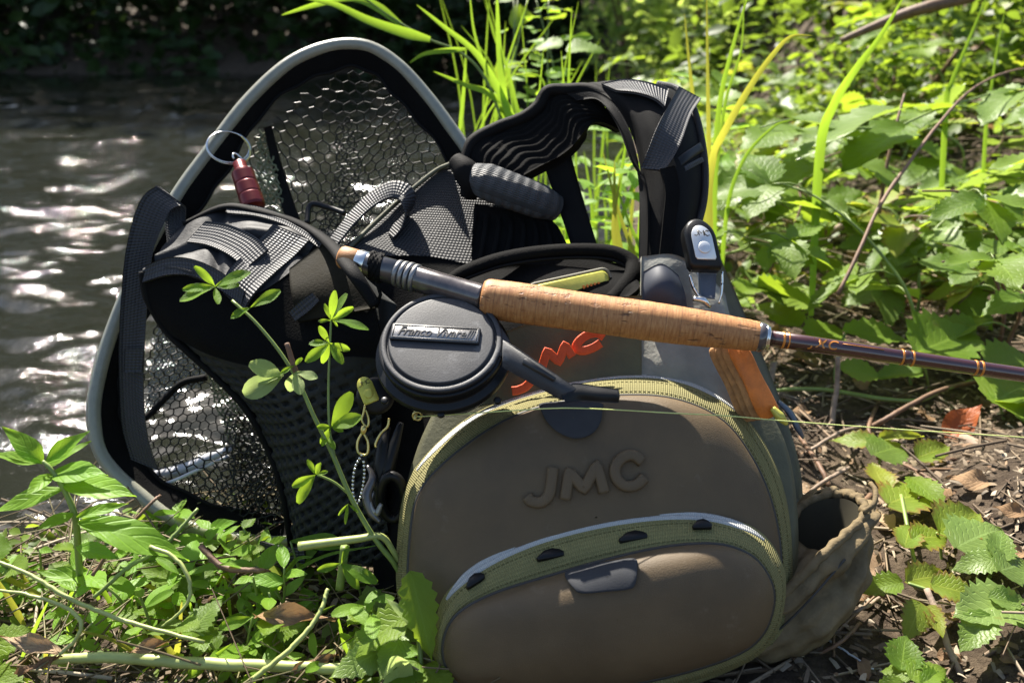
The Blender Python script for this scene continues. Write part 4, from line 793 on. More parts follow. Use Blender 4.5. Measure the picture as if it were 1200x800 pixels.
# lever: bracket on the rim, slotted arm, flat trigger
def on_lid(px, py, h=-.004):
    d = ray(px, py); t = ((RC + RA * h - CAM) @ RA) / (d @ RA); return CAM + d * t
lp('lever_bracket', plate(catmull([on_lid(*c) for c in ((566, 362), (582, 376), (596, 396), (600, 408), (594, 414), (576, 418), (560, 424), (548, 430), (545, 410), (555, 380))], 30, True), RA, .007, .0012), 'lid')
arm = [P(*c) for c in ((589, 398, .758), (604, 406, .752), (676, 455, .738), (673, 469, .737), (656, 468, .739), (588, 430, .751))]
nA = nrm(np.cross(arm[2] - arm[1], arm[3] - arm[1])); nA = nA if nA @ (CAM - arm[0]) > 0 else -nA
lp('lever_arm', plate(arm, nA, .006, .0012), 'lid')
sl = [P(*c) for c in ((613, 421, .7465), (618, 420, .7465), (652, 443, .7400), (648, 447, .7405), (612, 427, .747))]
lp('arm_slot', plate([p + nA * .0004 for p in sl], nA, .002, .0003), 'ink')
lp('trigger', sheet([[(664, 458, .742), (672, 449, .742), (700, 452, .733), (725, 456, .727)], [(658, 464, .738), (674, 460, .737), (700, 462, .729), (726, 464, .724)], [(664, 472, .737), (682, 470, .736), (704, 471, .729), (725, 472, .726)]], 14, 24, .005), 'plastic')
for px, py in ((451, 470), (583, 470), (517, 486)): c = P(px, py, .79); lp('rim_screw', lathe(on_lid(px, py, -.026) - RA * .0, RA, [(.0035, 0), (.0035, .0022), (.0025, .003), (.0003, .003)], 14), 'reel')
c = P(489, 487, .778); lp('line_guide', tube([c + A([.004 * math.cos(t), 0, .004 * math.sin(t)]) for t in np.linspace(0, 6.28, 18)], .0011, 6), 'brass')
lp('line_guide', tube([P(483, 476, .785), P(487, 482, .78), P(486, 492, .778)], .0016, 6, 12), 'brass')
# --- fishing line
ln = [P(489, 488, .776), P(540, 485, .758), P(600, 481, .745), P(660, 478, .736), P(720, 480, .742), P(790, 484, .752), P(850, 487, .758), P(920, 493, .76), P(1040, 502, .76), P(1210, 513, .76), P(1300, 520, .76), P(1800, 556, .78)]
o = obj('fishing_line', *tube(ln, .00055, 6, 160), M['line']); tag(o, 'thin pale yellow fishing line stretched from the reel across the brown pocket', 'fishing line')
# --- clip-on retractors
def retractor(name, label, c, ax, ay, w, h, m_case, m_face, group):
    t = thing(name, label, 'line retractor', c, group); z = nrm(np.cross(ax, ay)); z = z if z @ (CAM - c) > 0 else -z
    def shp(s, dw, dh):
        W, H = w * s + dw, h * s + dh; out = [c + ax * W / 2 * a + ay * H / 2 * b for a, b in ((-.86, -1), (.86, -1), (1.0, -.85), (1.0, .25))]
        out += [c + ax * W / 2 * math.cos(q) + ay * (H / 2 * .25 + H / 2 * .75 * math.sin(q)) for q in np.linspace(.15, math.pi - .15, 12)]
        return out + [c + ax * W / 2 * -1.0 + ay * H / 2 * .25, c + ax * W / 2 * -1.0 + ay * H / 2 * -.85]
    if m_case: obj('case', *plate([p + z * .004 for p in shp(1.35, .004, .004)], z, .014, .003), M[m_case], t)
    obj('face_plate', *plate([p + z * (.0052 if m_case else .002) for p in shp(1, 0, 0)], z, .002, .0005), M[m_face], t)
    zz = .0054 if m_case else .0022
    obj('button', *lathe(c - ay * h * .16 + z * zz, z, [(w * .30, 0), (w * .30, .0008), (w * .26, .0013), (.001, .0013)], 24), M[m_face], t)
    for k_, (x0, L) in enumerate(((-.30, [[(.10, .5), (.10, -.25), (.0, -.5), (-.12, -.42)]]), (.0, [[(-.14, -.5), (-.14, .5), (0, -.1), (.14, .5), (.14, -.5)]]), (.32, [[(.12, .35), (0, .5), (-.12, .25), (-.12, -.25), (0, -.5), (.12, -.35)]]))):
        for st in L: obj('lettering', *tube([c + ay * (h * .27 + q * h * .16) + ax * w * (x0 + p) * .85 + z * zz for p, q in st], w * .022, 5), M['ink'], t)
    return t, z
ax = nrm(A([.97, .1, -.06])); ay = nrm(P(817, 262, .845) - P(826, 305, .835))
zg, zn = retractor('pin_on_reel', 'silver faced JMC line retractor in a black case on the shoulder strap', P(822, 286, .838), ax, ay, .021, .036, 'plastic', 'silverplate', 'clip-on line retractors')
for sx, pts in ((0, [(808, 322, .842), (812, 336, .842), (818, 346, .842), (824, 352, .842)]), (1, [(846, 318, .842), (846, 332, .843), (845, 345, .843), (842, 356, .843)])):
    obj('nipper_jaw', *tube([P(*q) for q in pts], [.003, .0036, .0032, .0018], 8, 16, flat=.45), M['steel'], zg)
    obj('rivet', *lathe(P(*pts[1]) - A([0, .001, 0]), nrm(CAM - P(*pts[1])), [(.0016, 0), (.0016, .002), (.0002, .0024)], 10), M['ink'], zg)
obj('nipper_bar', *tube([P(812, 350, .838), P(824, 352, .836), P(832, 360, .838)], [.0025, .004, .002], 8, 10), M['steel'], zg)
obj('clear_clip', *sheet([[(818, 316, .85), (840, 316, .85)], [(820, 348, .845), (838, 350, .845)]], 6, 6, .003), M['bluegrey'], zg)
ay2 = nrm(P(424, 444, .80) - P(434, 468, .795)); ax2 = nrm(np.cross(ay2, nrm(CAM - P(428, 456, .8))))
zy, zn2 = retractor('pin_on_reel', 'yellow JMC line retractor hanging left of the fly reel', P(430, 457, .80), -ax2 if ax2[0] < 0 else ax2, ay2, .0150, .0265, None, 'yellow', 'clip-on line retractors')
obj('backing_case', *lathe(P(440, 464, .818), nrm(CAM - P(440, 464, .818)), [(.015, 0), (.018, .004), (.018, .012), (.014, .014), (.001, .014)], 28), M['plastic'], zy)
def snap(parent, pts, m='brass', r=.0012): obj('snap_hook', *tube([P(*q) for q in pts], r, 6, 24), M[m], parent)
snap(zy, [(428, 474, .80), (426, 484, .80), (424, 492, .80), (430, 500, .80), (432, 492, .80), (429, 480, .80)])
obj('swivel', *lathe(P(427, 498, .80), nrm(P(425, 510, .80) - P(427, 498, .80)), [(.001, 0), (.0025, .001), (.003, .004), (.0022, .008), (.001, .009)], 12), M['brass'], zy)
snap(zy, [(425, 506, .80), (419, 518, .80), (420, 530, .80), (430, 532, .80), (431, 518, .80), (426, 507, .80)])
# beaded chain
ch = thing('bead_chain', 'short silver bead chain dangling below the yellow retractor', 'bead chain', P(420, 540, .80))
pth = catmull([P(*q) for q in ((424, 533, .80), (417, 545, .80), (414, 560, .80), (414, 578, .80), (419, 590, .80), (424, 576, .80), (427, 556, .80), (426, 538, .80))], 260); L = np.concatenate([[0], np.cumsum(np.linalg.norm(np.diff(pth, axis=0), axis=1))])
bead = mesh_of('bead', *lathe((0, 0, 0), (0, 0, 1), [(.0001, -.0015), (.0011, -.0011), (.0015, 0), (.0011, .0011), (.0001, .0015)], 8)[:2], mat=M['steel'])
for d in np.arange(0, L[-1], .0037): o = bpy.data.objects.new('bead', bead); COL.objects.link(o); o.parent = ch; o.location = tuple(A([np.interp(d, L, pth[:, q]) for q in range(3)]) - ORG[ch])
# forceps with black rubber loops
fo = thing('forceps', 'black handled forceps hanging between the harness and the brown pocket', 'forceps', P(460, 560, .83))
for pts, r, m, nm in (([(455, 500, .835), (450, 520, .83), (447, 545, .825), (445, 575, .825)], [.003, .0072, .0078, .006], 'plastic', 'handle'), ([(470, 495, .835), (462, 520, .83), (455, 545, .825), (453, 560, .825)], [.003, .006, .0075, .0075], 'plastic', 'handle')): obj(nm, *tube([P(*q) for q in pts], r, 10, 24), M[m], fo)
ctr = P(460, 583, .822)
obj('finger_loop', *tube([ctr + A([.012 * math.cos(t), 0, .024 * math.sin(t)]) for t in np.linspace(0, 2 * math.pi, 30, endpoint=False)], .0048, 10, closed=True), M['plastic'], fo)
obj('blade_arm', *tube([P(*q) for q in ((431, 545, .82), (437, 560, .815), (430, 580, .81), (436, 600, .81), (446, 612, .81))], [.002, .004, .005, .005, .002], 8, 24, flat=.5), M['gunmetal'], fo)
obj('blade_arm', *tube([P(*q) for q in ((437, 575, .815), (432, 590, .81), (440, 602, .81), (447, 590, .81))], [.002, .004, .004, .002], 8, 20, flat=.5), M['nickel'], fo)
obj('wire_hook', *tube([P(*q) for q in ((456, 490, .82), (454, 500, .82), (446, 508, .82), (440, 520, .82), (441, 524, .82))], .0012, 6, 20), M['brass'], fo)
# fly box in the open pocket
bx = thing('fly_box', 'yellow-green clear fly box poking out of the black top pocket', 'fly box', P(680, 335, .89))
e1, e2 = P(632, 344, .875), P(704, 328, .892); xx = nrm(e2 - e1); zz = nrm(CAM - e1); zz = nrm(zz - xx * (zz @ xx)); yy = np.cross(zz, xx); cc = (e1 + e2) / 2
obj('box_shell', *plate(rrect(cc - yy * .012, xx, yy, .088, .044, .008), zz, .020, .002), M['flybox'], bx)
obj('box_lid', *plate(rrect(cc - yy * .011 + zz * .006, xx, yy, .084, .040, .008), zz, .005, .0015), M['yellow'], bx)
obj('box_edge', *tube(list(rrect(cc - yy * .012 + zz * .001, xx, yy, .090, .046, .008)), .0016, 6, closed=True), M['cream'], bx)
for q in range(5): obj('hinge_tooth', *plate(rrect(cc - yy * .004 + xx * (.012 + q * .0042) + zz * .0072, xx, yy, .0024, .005, .0006), zz, .001, .0002), M['leather'], bx)
# pale folded tippet envelope beside it
o = obj('paper_packet', *sheet([[(612, 334, .878), (648, 326, .885), (668, 325, .888)], [(606, 344, .872), (648, 344, .874), (672, 342, .876)]], 8, 14, .003), M['cream']); tag(o, 'pale folded packet tucked beside the fly box behind the cork grip', 'packet')
# orange leather fly patch
lpch = thing('fly_patch', 'stack of orange leather fly drying patches hanging under the end of the cork grip', 'leather patch', P(885, 455, .80))
for q, (d, dx) in enumerate(((.800, 0), (.806, -8), (.812, -15), (.818, -22))):
    pts = [P(*c) for c in ((853 + dx, 409 + q, d), (875 + dx, 407 + q, d - .004), (893 + dx, 440 + q, d), (914 + dx, 482 + q, d), (908 + dx, 488 + q, d), (890 + dx, 489 + q, d), (872 + dx, 450 + q, d))]
    n = nrm(np.cross(pts[1] - pts[0], pts[3] - pts[0])); n = n if n @ (CAM - pts[0]) > 0 else -n
    obj('leather_leaf', *plate(catmull(pts, 40, True), n, .0042, .0012), M['leather'] if q == 0 else M['leather_edge'], lpch)
obj('patch_clip', *tube([P(*q) for q in ((905, 478, .795), (914, 488, .794), (922, 497, .795))], [.003, .005, .002], 8, 12), M['yellow'], lpch)
# ================================================================ plants
PR = random.Random(11)
def leaf_mesh(name, m, width, n=9, serr=.0, fold=.18, curl=.25, wave=.02, shape='ovate', seed=0):
    rr = random.Random(seed); V = []; UV = []; cols = 5; ph = rr.uniform(0, 6)
    for i in range(n + 1):
        t = i / n
        if shape == 'ovate': wd = (math.sin(math.pi * t ** .72) ** .8 if 0 < t < 1 else 0) * (1 - .18 * t) + (0.02 if t == 1 else 0)
        elif shape == 'obovate': wd = (math.sin(math.pi * min(1, t ** 1.35 * .93)) ** .75 if t > 0 else 0)
        elif shape == 'lance': wd = math.sin(math.pi * t ** .8) ** 1.1 if 0 < t < 1 else 0
        elif shape == 'blade': wd = (1 - t) ** .55 * min(1, .55 + t * 3)
        wd = max(wd, .015) * width
        if serr and 0 < i < n: wd *= 1 + serr * (1 if i % 2 else -1) * (1 if t < .9 else .3)
        for j in range(cols):
            u = (j / (cols - 1) - .5) * 2; z = abs(u) * fold * wd - curl * t * t * .5 + wave * math.sin(t * 9 + ph + u * 2) * abs(u); y = t - .04 * abs(u) ** 2 * (1 if shape == 'ovate' else .3)
            V.append((u * wd, y, z)); UV.append((u * .5 + .5, t))
    return mesh_of(name, V, grid_faces(n + 1, cols), UV, True, M[m])
LM = {}
def variants(key, m, k=4, **a): LM[key] = [leaf_mesh('leaf', m, seed=q + len(LM) * 10, curl=c, fold=f, **a) for q, (c, f) in enumerate([(.12, .25), (.30, .12), (.05, .35), (.42, .20)][:k])]
for key, m in (('bramble', 'bramble'), ('bramble_y', 'bramble_y'), ('bramble_b', 'bramble_b')): variants(key, m, width=.36, n=15, serr=.12, wave=.03)
variants('clover', 'clover', width=.165, n=8, wave=.015, shape='obovate'); variants('clover_pale', 'clover_pale', width=.21, n=8, wave=.03, shape='obovate')
variants('herb', 'herb', width=.20, n=11, serr=.02, wave=.02, shape='lance'); variants('dry', 'dryleaf', width=.30, n=8, wave=.12, shape='ovate'); variants('red', 'redleaf', width=.33, n=8, wave=.1)
def put_leaf(root, key, pos, d, up, size, wid=1.0, name='leaf'):
    d = nrm(d); up = A(up); up = nrm(up - d * (up @ d)); s = np.cross(d, up); o = bpy.data.objects.new(name, PR.choice(LM[key])); COL.objects.link(o)
    pos = A(pos)
    if root is not None: o.parent = root; pos = pos - ORG[root]
    mt = Matrix(((s[0] * size * wid, d[0] * size, up[0] * size, pos[0]), (s[1] * size * wid, d[1] * size, up[1] * size, pos[1]), (s[2] * size * wid, d[2] * size, up[2] * size, pos[2]), (0, 0, 0, 1)))
    o.matrix_local = mt; return o
def stem(root, pts, r, m='stem', name='stem', n=None): return obj(name, *tube(pts, r, 6, n or max(8, len(pts) * 4)), M[m], root)
def rvec(t): return A([PR.gauss(0, t), PR.gauss(0, t), PR.gauss(0, t)])
def leaf_px(root, key, base, tip, D0, D1, wid=1.0, roll=0.0, lift=.5):
    """a leaf from a pixel to a pixel at two depths, its face turned up and a little to the viewer"""
    a, b = P(*base, D0), P(*tip, D1); d = b - a; up = nrm(A([0, 0, 1]) * lift + nrm(CAM - a) * (1 - lift)); s = nrm(np.cross(d, up)); up = np.cross(s, nrm(d)); up = up * math.cos(roll) + s * math.sin(roll)
    return put_leaf(root, key, a, d, up, float(np.linalg.norm(d)), wid)
def trifoliate(root, key, p, d, up, size, spread=68):
    d = nrm(d); up = nrm(A(up) - d * (A(up) @ d)); s = np.cross(d, up)
    for a, k in ((0, 1.0), (spread, .82), (-spread, .82)):
        q = nrm(d * math.cos(R_(a)) + s * math.sin(R_(a)) + rvec(.10)); put_leaf(root, key, p + q * size * .06, q, nrm(up + rvec(.2)), size * k * PR.uniform(.9, 1.1))
# ---- brambles scattered over the right bank
def bramble(x, y, h, lean, nl, size, label, keys, group, tri=True):
    z = gz(x, y); root = thing('bramble', label, 'bramble', (x, y, z), group); az = lean + PR.gauss(0, .5); pts = [A([x, y, z - .01])]
    reach = h * PR.uniform(.5, 1.1)
    for q in range(1, 7): t = q / 6; pts.append(A([x + math.cos(az) * reach * t * t + PR.gauss(0, .012), y + math.sin(az) * reach * t * t + PR.gauss(0, .012), z + h * (t - .35 * t ** 3) * 1.35]))
    C = catmull(pts, 24); stem(root, C, np.linspace(.0035, .0015, 24), PR.choice(['stem', 'cane', 'stem']))
    for q in range(nl):
        i = int(5 + 18 * (q + PR.random() * .6) / nl); i = min(i, 23); a = az + (1 if q % 2 else -1) * PR.uniform(.5, 1.5); d = A([math.cos(a), math.sin(a), PR.uniform(.0, .35)])
        pet = size * PR.uniform(.5, .9); e = C[i] + nrm(d) * pet; obj('petiole', *tube([C[i], (C[i] + e) / 2 + A([0, 0, .01]), e], .0012, 5, 6), M['stem'], root)
        up = nrm(A([SUNV[0] * .3, SUNV[1] * .3 - .25, 1]) + rvec(.28)); d2 = nrm(d + A([0, 0, -.35]))
        key = PR.choice(keys)
        if tri: trifoliate(root, key, e, d2, up, size * PR.uniform(.8, 1.2))
        else: put_leaf(root, key, e, d2, up, size)
def screen(x, y, z):
    d = A([x, y, z]) - CAM; D = d @ _F; return 600 + FPX * (d @ _R) / D, 400 - FPX * (d @ _U) / D, D
cnt = 0; tries = 0; placed = []
while cnt < 84 and tries < 6000:
    tries += 1; y = PR.uniform(1.25, 4.6); x = PR.uniform(.2, .75 * y + .25)
    if land(x, y) < .12: continue
    px, py, D = screen(x, y, gz(x, y))
    if px < 700 or px > 1330 or any((x - a) ** 2 + (y - b) ** 2 < (.09 * (b + .3)) ** 2 * .6 for a, b in placed): continue
    if y < 1.6 and (px < 1060 or PR.random() < .5) and not px < 880: continue
    placed.append((x, y)); f = .62 + .16 * min(y, 3.2)
    bramble(x, y, PR.uniform(.20, .42) * f, PR.uniform(0, 6.28), PR.randint(4, 6), PR.uniform(.085, .135) * f, 'bramble shoot with toothed green leaves of three leaflets on the sunlit right bank', ['bramble', 'bramble', 'bramble_b', 'bramble_b', 'bramble_y'] if PR.random() < .5 else ['bramble', 'bramble_b', 'bramble'], 'bramble shoots on the right bank'); cnt += 1
# low undergrowth that fills between them (nobody could count it)
def under(name, n, xr, yr, hr, sr, m, label, cond, tilt=.55, flow=0):
    x = RNG.uniform(*xr, n); y = RNG.uniform(*yr, n); ok = (land(x, y) > .06) & cond(x, y); x, y = x[ok], y[ok]; n = len(x)
    cl = .5 + .5 * np.sin(x * 7.3 + 2 * np.sin(y * 3.1)) * np.sin(y * 6.1 + 1.7 * np.sin(x * 4.3)); ok = RNG.uniform(0, 1, n) < .25 + .75 * cl; x, y, cl = x[ok], y[ok], cl[ok]; n = len(x)
    z = ground(x, y) + RNG.uniform(0, 1, n) ** 1.3 * (hr[0] + (hr[1] - hr[0]) * cl); s = RNG.uniform(*sr, n) * (.65 + .12 * y)
    o = link(name, scatter_mesh(name, SL_V, SL_T, np.stack([x, y, z], 1), rand_rot(n, tilt), s, M[m])); return tag(o, label, kind='stuff')
vis = lambda x, y: (x < .72 * y + .35)
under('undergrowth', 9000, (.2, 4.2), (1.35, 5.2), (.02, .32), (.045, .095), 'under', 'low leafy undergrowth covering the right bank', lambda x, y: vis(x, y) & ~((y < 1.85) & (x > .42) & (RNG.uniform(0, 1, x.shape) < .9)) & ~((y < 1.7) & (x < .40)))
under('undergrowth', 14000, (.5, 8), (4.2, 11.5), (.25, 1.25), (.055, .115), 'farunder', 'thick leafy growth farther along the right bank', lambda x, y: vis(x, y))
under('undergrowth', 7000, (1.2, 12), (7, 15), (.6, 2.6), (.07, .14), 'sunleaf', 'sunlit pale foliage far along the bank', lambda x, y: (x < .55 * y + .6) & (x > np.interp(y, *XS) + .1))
# bushes on the bank farther back, in the sun
def bush(x, y, h, r, n, m, label, sz, group='leafy bushes along the bank'):
    z = gz(x, y); root = thing('bush', label, 'bush', (x, y, z), group)
    for q in range(5): a = PR.uniform(0, 6.28); stem(root, [(x, y, z), (x + .3 * r * math.cos(a), y + .3 * r * math.sin(a), z + h * .4), (x + .7 * r * math.cos(a), y + .7 * r * math.sin(a), z + h * .85)], [.02, .014, .006], 'cane')
    v = RNG.normal(size=(n, 3)); v = nrows(v) * (RNG.uniform(.25, 1, (n, 1)) ** .6); lump = 1 + .3 * np.sin(v[:, :1] * 5 + h) * np.sin(v[:, 2:] * 6 + x); v = v * lump
    pos = v * A([r, r, h * .5]) + A([0, 0, h * .58]); pos = pos[pos[:, 2] > .02]; o = link('crown', scatter_mesh('crown', SL_V, SL_T, pos, rand_rot(len(pos), .9), RNG.uniform(sz * .7, sz * 1.3, len(pos)), M[m]), root); tag(o, kind='stuff')
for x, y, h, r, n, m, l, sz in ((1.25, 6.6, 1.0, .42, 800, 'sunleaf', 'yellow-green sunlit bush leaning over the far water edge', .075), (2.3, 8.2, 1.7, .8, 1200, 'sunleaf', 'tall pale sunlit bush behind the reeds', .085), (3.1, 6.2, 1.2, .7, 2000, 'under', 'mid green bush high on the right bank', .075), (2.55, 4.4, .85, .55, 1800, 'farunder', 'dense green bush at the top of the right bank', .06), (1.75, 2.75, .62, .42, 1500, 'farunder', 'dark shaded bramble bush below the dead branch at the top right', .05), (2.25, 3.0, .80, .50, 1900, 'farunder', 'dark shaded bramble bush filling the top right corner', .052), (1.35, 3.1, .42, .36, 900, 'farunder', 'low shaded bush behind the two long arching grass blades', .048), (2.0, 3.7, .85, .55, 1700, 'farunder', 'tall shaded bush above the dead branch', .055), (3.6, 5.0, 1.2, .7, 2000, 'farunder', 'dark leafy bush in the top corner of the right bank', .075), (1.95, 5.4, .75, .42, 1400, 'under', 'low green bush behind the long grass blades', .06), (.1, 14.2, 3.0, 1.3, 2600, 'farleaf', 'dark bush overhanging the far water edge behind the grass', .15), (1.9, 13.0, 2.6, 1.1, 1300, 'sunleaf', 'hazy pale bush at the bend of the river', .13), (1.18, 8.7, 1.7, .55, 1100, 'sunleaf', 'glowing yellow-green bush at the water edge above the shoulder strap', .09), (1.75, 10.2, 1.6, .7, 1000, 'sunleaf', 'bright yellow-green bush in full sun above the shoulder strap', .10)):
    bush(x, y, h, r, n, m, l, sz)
# ---- hand placed bramble seedlings on the litter at the right
def seedling(label, leaves, stems, cat='bramble seedling'):
    b = stems[0][0][0]; root = thing('bramble_seedling', label, cat, PZ(b[0], b[1], .0))
    for pts, r, m in stems: stem(root, [PZ(x, y, z) for x, y, z in pts], r, m)
    for key, bx, by, tx, ty, z0, z1, wd in leaves:
        a, t = PZ(bx, by, z0), PZ(tx, ty, z1); d = t - a; s_ = np.linalg.norm(d); up = nrm(A([0, -.35, 1]) + rvec(.12)); put_leaf(root, key, a, d, up, float(s_), wd)
    return root
seedling('trailing bramble seedling with yellow-green leaves right of the gathered side pocket', [('bramble_y', 1040, 590, 1100, 566, .05, .05, 1.0), ('bramble_y', 1036, 572, 1022, 540, .05, .055, .9), ('bramble', 1068, 560, 1110, 596, .055, .05, .9), ('bramble_y', 1070, 632, 1116, 622, .05, .05, 1.1), ('bramble_y', 1100, 622, 1150, 600, .06, .055, 1.0), ('bramble_y', 1060, 640, 1070, 605, .05, .055, .8)],
    [([(1078, 680, .005), (1070, 650, .03), (1062, 610, .045), (1056, 580, .05)], .0022, 'stem'), ([(1104, 670, .005), (1102, 640, .03), (1098, 624, .05)], .0016, 'stem')])
seedling('pale blue-green bramble seedling with rounded leaves near the right frame edge', [('bramble_b', 1122, 640, 1180, 610, .06, .065, 1.15), ('bramble_b', 1170, 655, 1115, 662, .06, .05, 1.0), ('bramble_b', 1172, 668, 1212, 655, .06, .055, 1.15), ('bramble_b', 1170, 655, 1176, 618, .06, .07, .9)], [([(1150, 700, .0), (1160, 675, .03), (1172, 655, .06)], .0020, 'stem')])
seedling('low bramble seedling with jagged pale green leaves at the right of the dark litter', [('bramble_b', 1190, 706, 1116, 722, .05, .05, 1.15), ('bramble_b', 1160, 722, 1124, 764, .05, .03, 1.0), ('bramble_b', 1176, 712, 1216, 738, .05, .04, 1.1), ('bramble_b', 1160, 700, 1212, 708, .055, .05, .8)], [([(1148, 752, 0), (1152, 735, .03), (1164, 715, .05)], .002, 'stem')])
seedling('sickly bramble seedling with yellow leaves edged in red beside the pocket corner', [('bramble_y', 1062, 680, 1112, 672, .045, .04, .9), ('bramble_y', 1092, 684, 1150, 698, .045, .04, 1.15), ('bramble_y', 1078, 706, 1066, 748, .045, .03, 1.1), ('bramble', 1056, 682, 1006, 694, .04, .03, .95), ('bramble_y', 1088, 710, 1106, 748, .04, .03, .8)], [([(1126, 790, 0), (1112, 760, .012), (1102, 728, .03), (1086, 690, .045)], .0032, 'twig'), ([(1086, 690, .045), (1064, 683, .045)], .0015, 'stem')])
seedling('dark green bramble seedling at the bottom edge right of the pack', [('bramble', 1056, 784, 1062, 742, .04, .05, 1.2), ('bramble', 1070, 790, 1030, 782, .04, .035, 1.1), ('bramble', 1068, 794, 1112, 776, .04, .045, 1.1), ('bramble', 1080, 800, 1130, 800, .04, .035, 1.0), ('bramble', 1058, 800, 1020, 812, .04, .03, 1.0)], [([(1066, 820, 0), (1064, 800, .03), (1062, 788, .04)], .0018, 'stem')])
seedling('bramble spray with broad bright leaves above the maroon rod blank', [('bramble', 990, 388, 1072, 398, .10, .09, .85), ('bramble', 1076, 412, 1146, 384, .09, .10, 1.05), ('bramble', 950, 396, 996, 376, .09, .095, .9), ('bramble', 936, 382, 884, 352, .09, .10, .75), ('bramble', 985, 432, 1042, 442, .07, .06, 1.0), ('bramble', 1080, 436, 1022, 440, .07, .06, 1.0)], [([(985, 470, .0), (978, 440, .04), (985, 405, .08), (992, 388, .10)], .0022, 'stem'), ([(1090, 470, .0), (1086, 440, .05), (1078, 414, .09)], .002, 'stem'), ([(985, 405, .08), (962, 398, .09), (938, 384, .09)], .0014, 'stem')])
seedling('bramble spray with large leaves below the rod at the right frame edge', [('bramble', 1160, 428, 1222, 418, .08, .08, 1.2), ('bramble', 1166, 470, 1216, 442, .06, .07, 1.2), ('bramble', 1168, 462, 1206, 496, .06, .05, 1.1), ('bramble', 1190, 556, 1214, 540, .05, .06, 1.1), ('bramble', 1180, 548, 1206, 582, .05, .04, 1.2)], [([(1186, 520, 0), (1176, 490, .03), (1168, 462, .06), (1160, 430, .08)], .002, 'stem'), ([(1196, 600, 0), (1192, 575, .03), (1186, 550, .05)], .0018, 'stem')])
seedling('small yellow bramble seedling in the litter below the fishing line', [('bramble_y', 1030, 520, 972, 508, .03, .03, .8), ('bramble', 1024, 532, 1066, 516, .03, .03, 1.1), ('bramble_y', 1074, 536, 1114, 522, .02, .025, 1.0), ('bramble_y', 1030, 514, 1084, 510, .03, .03, .45)], [([(1030, 545, 0), (1032, 530, .02), (1030, 520, .03)], .0015, 'stem')])
seedling('shaded bramble seedling with round dark leaves under the right end of the bank', [('bramble_b', 1136, 292, 1162, 250, .12, .14, 1.3), ('bramble_b', 1180, 270, 1214, 250, .12, .13, 1.3), ('bramble_b', 1144, 318, 1194, 342, .07, .06, .8), ('bramble_b', 1176, 350, 1216, 350, .06, .06, 1.0), ('bramble', 920, 362, 930, 322, .09, .11, 1.0), ('bramble_b', 1140, 250, 1116, 218, .13, .14, 1.1)], [([(1160, 340, 0), (1154, 315, .05), (1148, 290, .11), (1142, 262, .13)], .0025, 'cane')])
# ---- canes, sticks and dead leaves
def stick(name, label, cat, pts, r, m, n=30, group=None, px=True):
    pts = [PZ(*q) for q in pts] if px else pts; C = catmull(pts, n); C = C + np.array([rvec(.00025) for _ in range(n)])
    o = obj(name, *tube(C, np.interp(np.linspace(0, 1, n), np.linspace(0, 1, len(r)), r) if np.ndim(r) else r, 7), M[m]); return tag(o, label, cat, group)
stick('bramble_cane', 'long brown bramble cane arching over the litter below the rod', 'cane', [(1018, 502, .01), (1040, 490, .03), (1062, 477, .04), (1100, 458, .05), (1145, 447, .05), (1210, 440, .05)], [.0042, .0035, .003], 'cane')
stick('green_cane', 'smooth green cane looping along the litter under the rod', 'cane', [(905, 458, .02), (930, 456, .03), (969, 457, .03), (1032, 467, .03), (1077, 469, .035), (1107, 456, .05), (1140, 446, .05)], [.0030, .0034, .0026], 'stem')
stick('dead_branch', 'thick pale dead branch lying at the right of the litter', 'stick', [(1128, 514, .012), (1150, 526, .012), (1172, 540, .010), (1192, 548, .006)], [.009, .0105, .008], 'twig')
stick('dead_stalk', 'upright broken grey-brown stalk between rod and line', 'stick', [(982, 418, .09), (981, 450, .05), (977, 478, .02), (975, 500, 0)], [.0038, .0042, .0045], 'twig')
stick('broken_stub', 'short pale broken stub of cane beside the orange leather', 'stick', [(907, 424, .05), (904, 440, .03), (902, 456, .01)], [.006, .0062, .006], 'twig')
stick('long_twig', 'thin straight brown twig crossing the litter from the seedling', 'twig', [(1048, 538, .02), (1090, 560, .025), (1140, 588, .02), (1206, 620, .015)], [.0018, .0014], 'cane')
stick('white_straw', 'thin white straw lying on dark soil right of the pack', 'straw', [(968, 748, .004), (990, 762, .004), (1024, 784, .003)], [.0011, .0009], 'whiterim')
for q, (pts, r) in enumerate([([(938, 512), (960, 545), (972, 570)], .0032), ([(945, 530), (985, 506), (1012, 500)], .0026), ([(950, 575), (972, 560), (995, 548)], .0028), ([(1030, 470), (1018, 500), (1024, 520)], .003), ([(1075, 530), (1120, 545), (1165, 560)], .0022), ([(1100, 560), (1150, 590), (1196, 612)], .0034), ([(1090, 545), (1112, 538), (1140, 540)], .0024), ([(990, 720), (1012, 712), (1030, 700)], .0018), ([(1135, 555), (1160, 566), (1180, 575)], .003), ([(1020, 580), (1004, 600), (1010, 620)], .0036), ([(895, 470), (925, 455), (946, 440)], .0028), ([(1000, 345), (1040, 352), (1092, 340)], .004), ([(1080, 300), (1120, 330), (1190, 362)], .0045), ([(1040, 330), (1080, 310), (1140, 270)], .0035), ([(1100, 395), (1140, 385), (1200, 392)], .005), ([(860, 270), (890, 300), (880, 340)], .004), ([(1060, 250), (1110, 240), (1180, 255)], .005), ([(900, 250), (950, 262), (1010, 250)], .005), ([(960, 765), (985, 752), (1008, 730)], .0018), ([(1150, 770), (1170, 760), (1200, 765)], .0022)]):
    stick('twig', 'small weathered twig lying in the brown litter right of the pack', 'twig', [(x, y, .006 + .012 * (i == 1)) for i, (x, y) in enumerate(pts)], r, 'twig' if q % 3 else 'cane', 14, 'twigs in the litter')
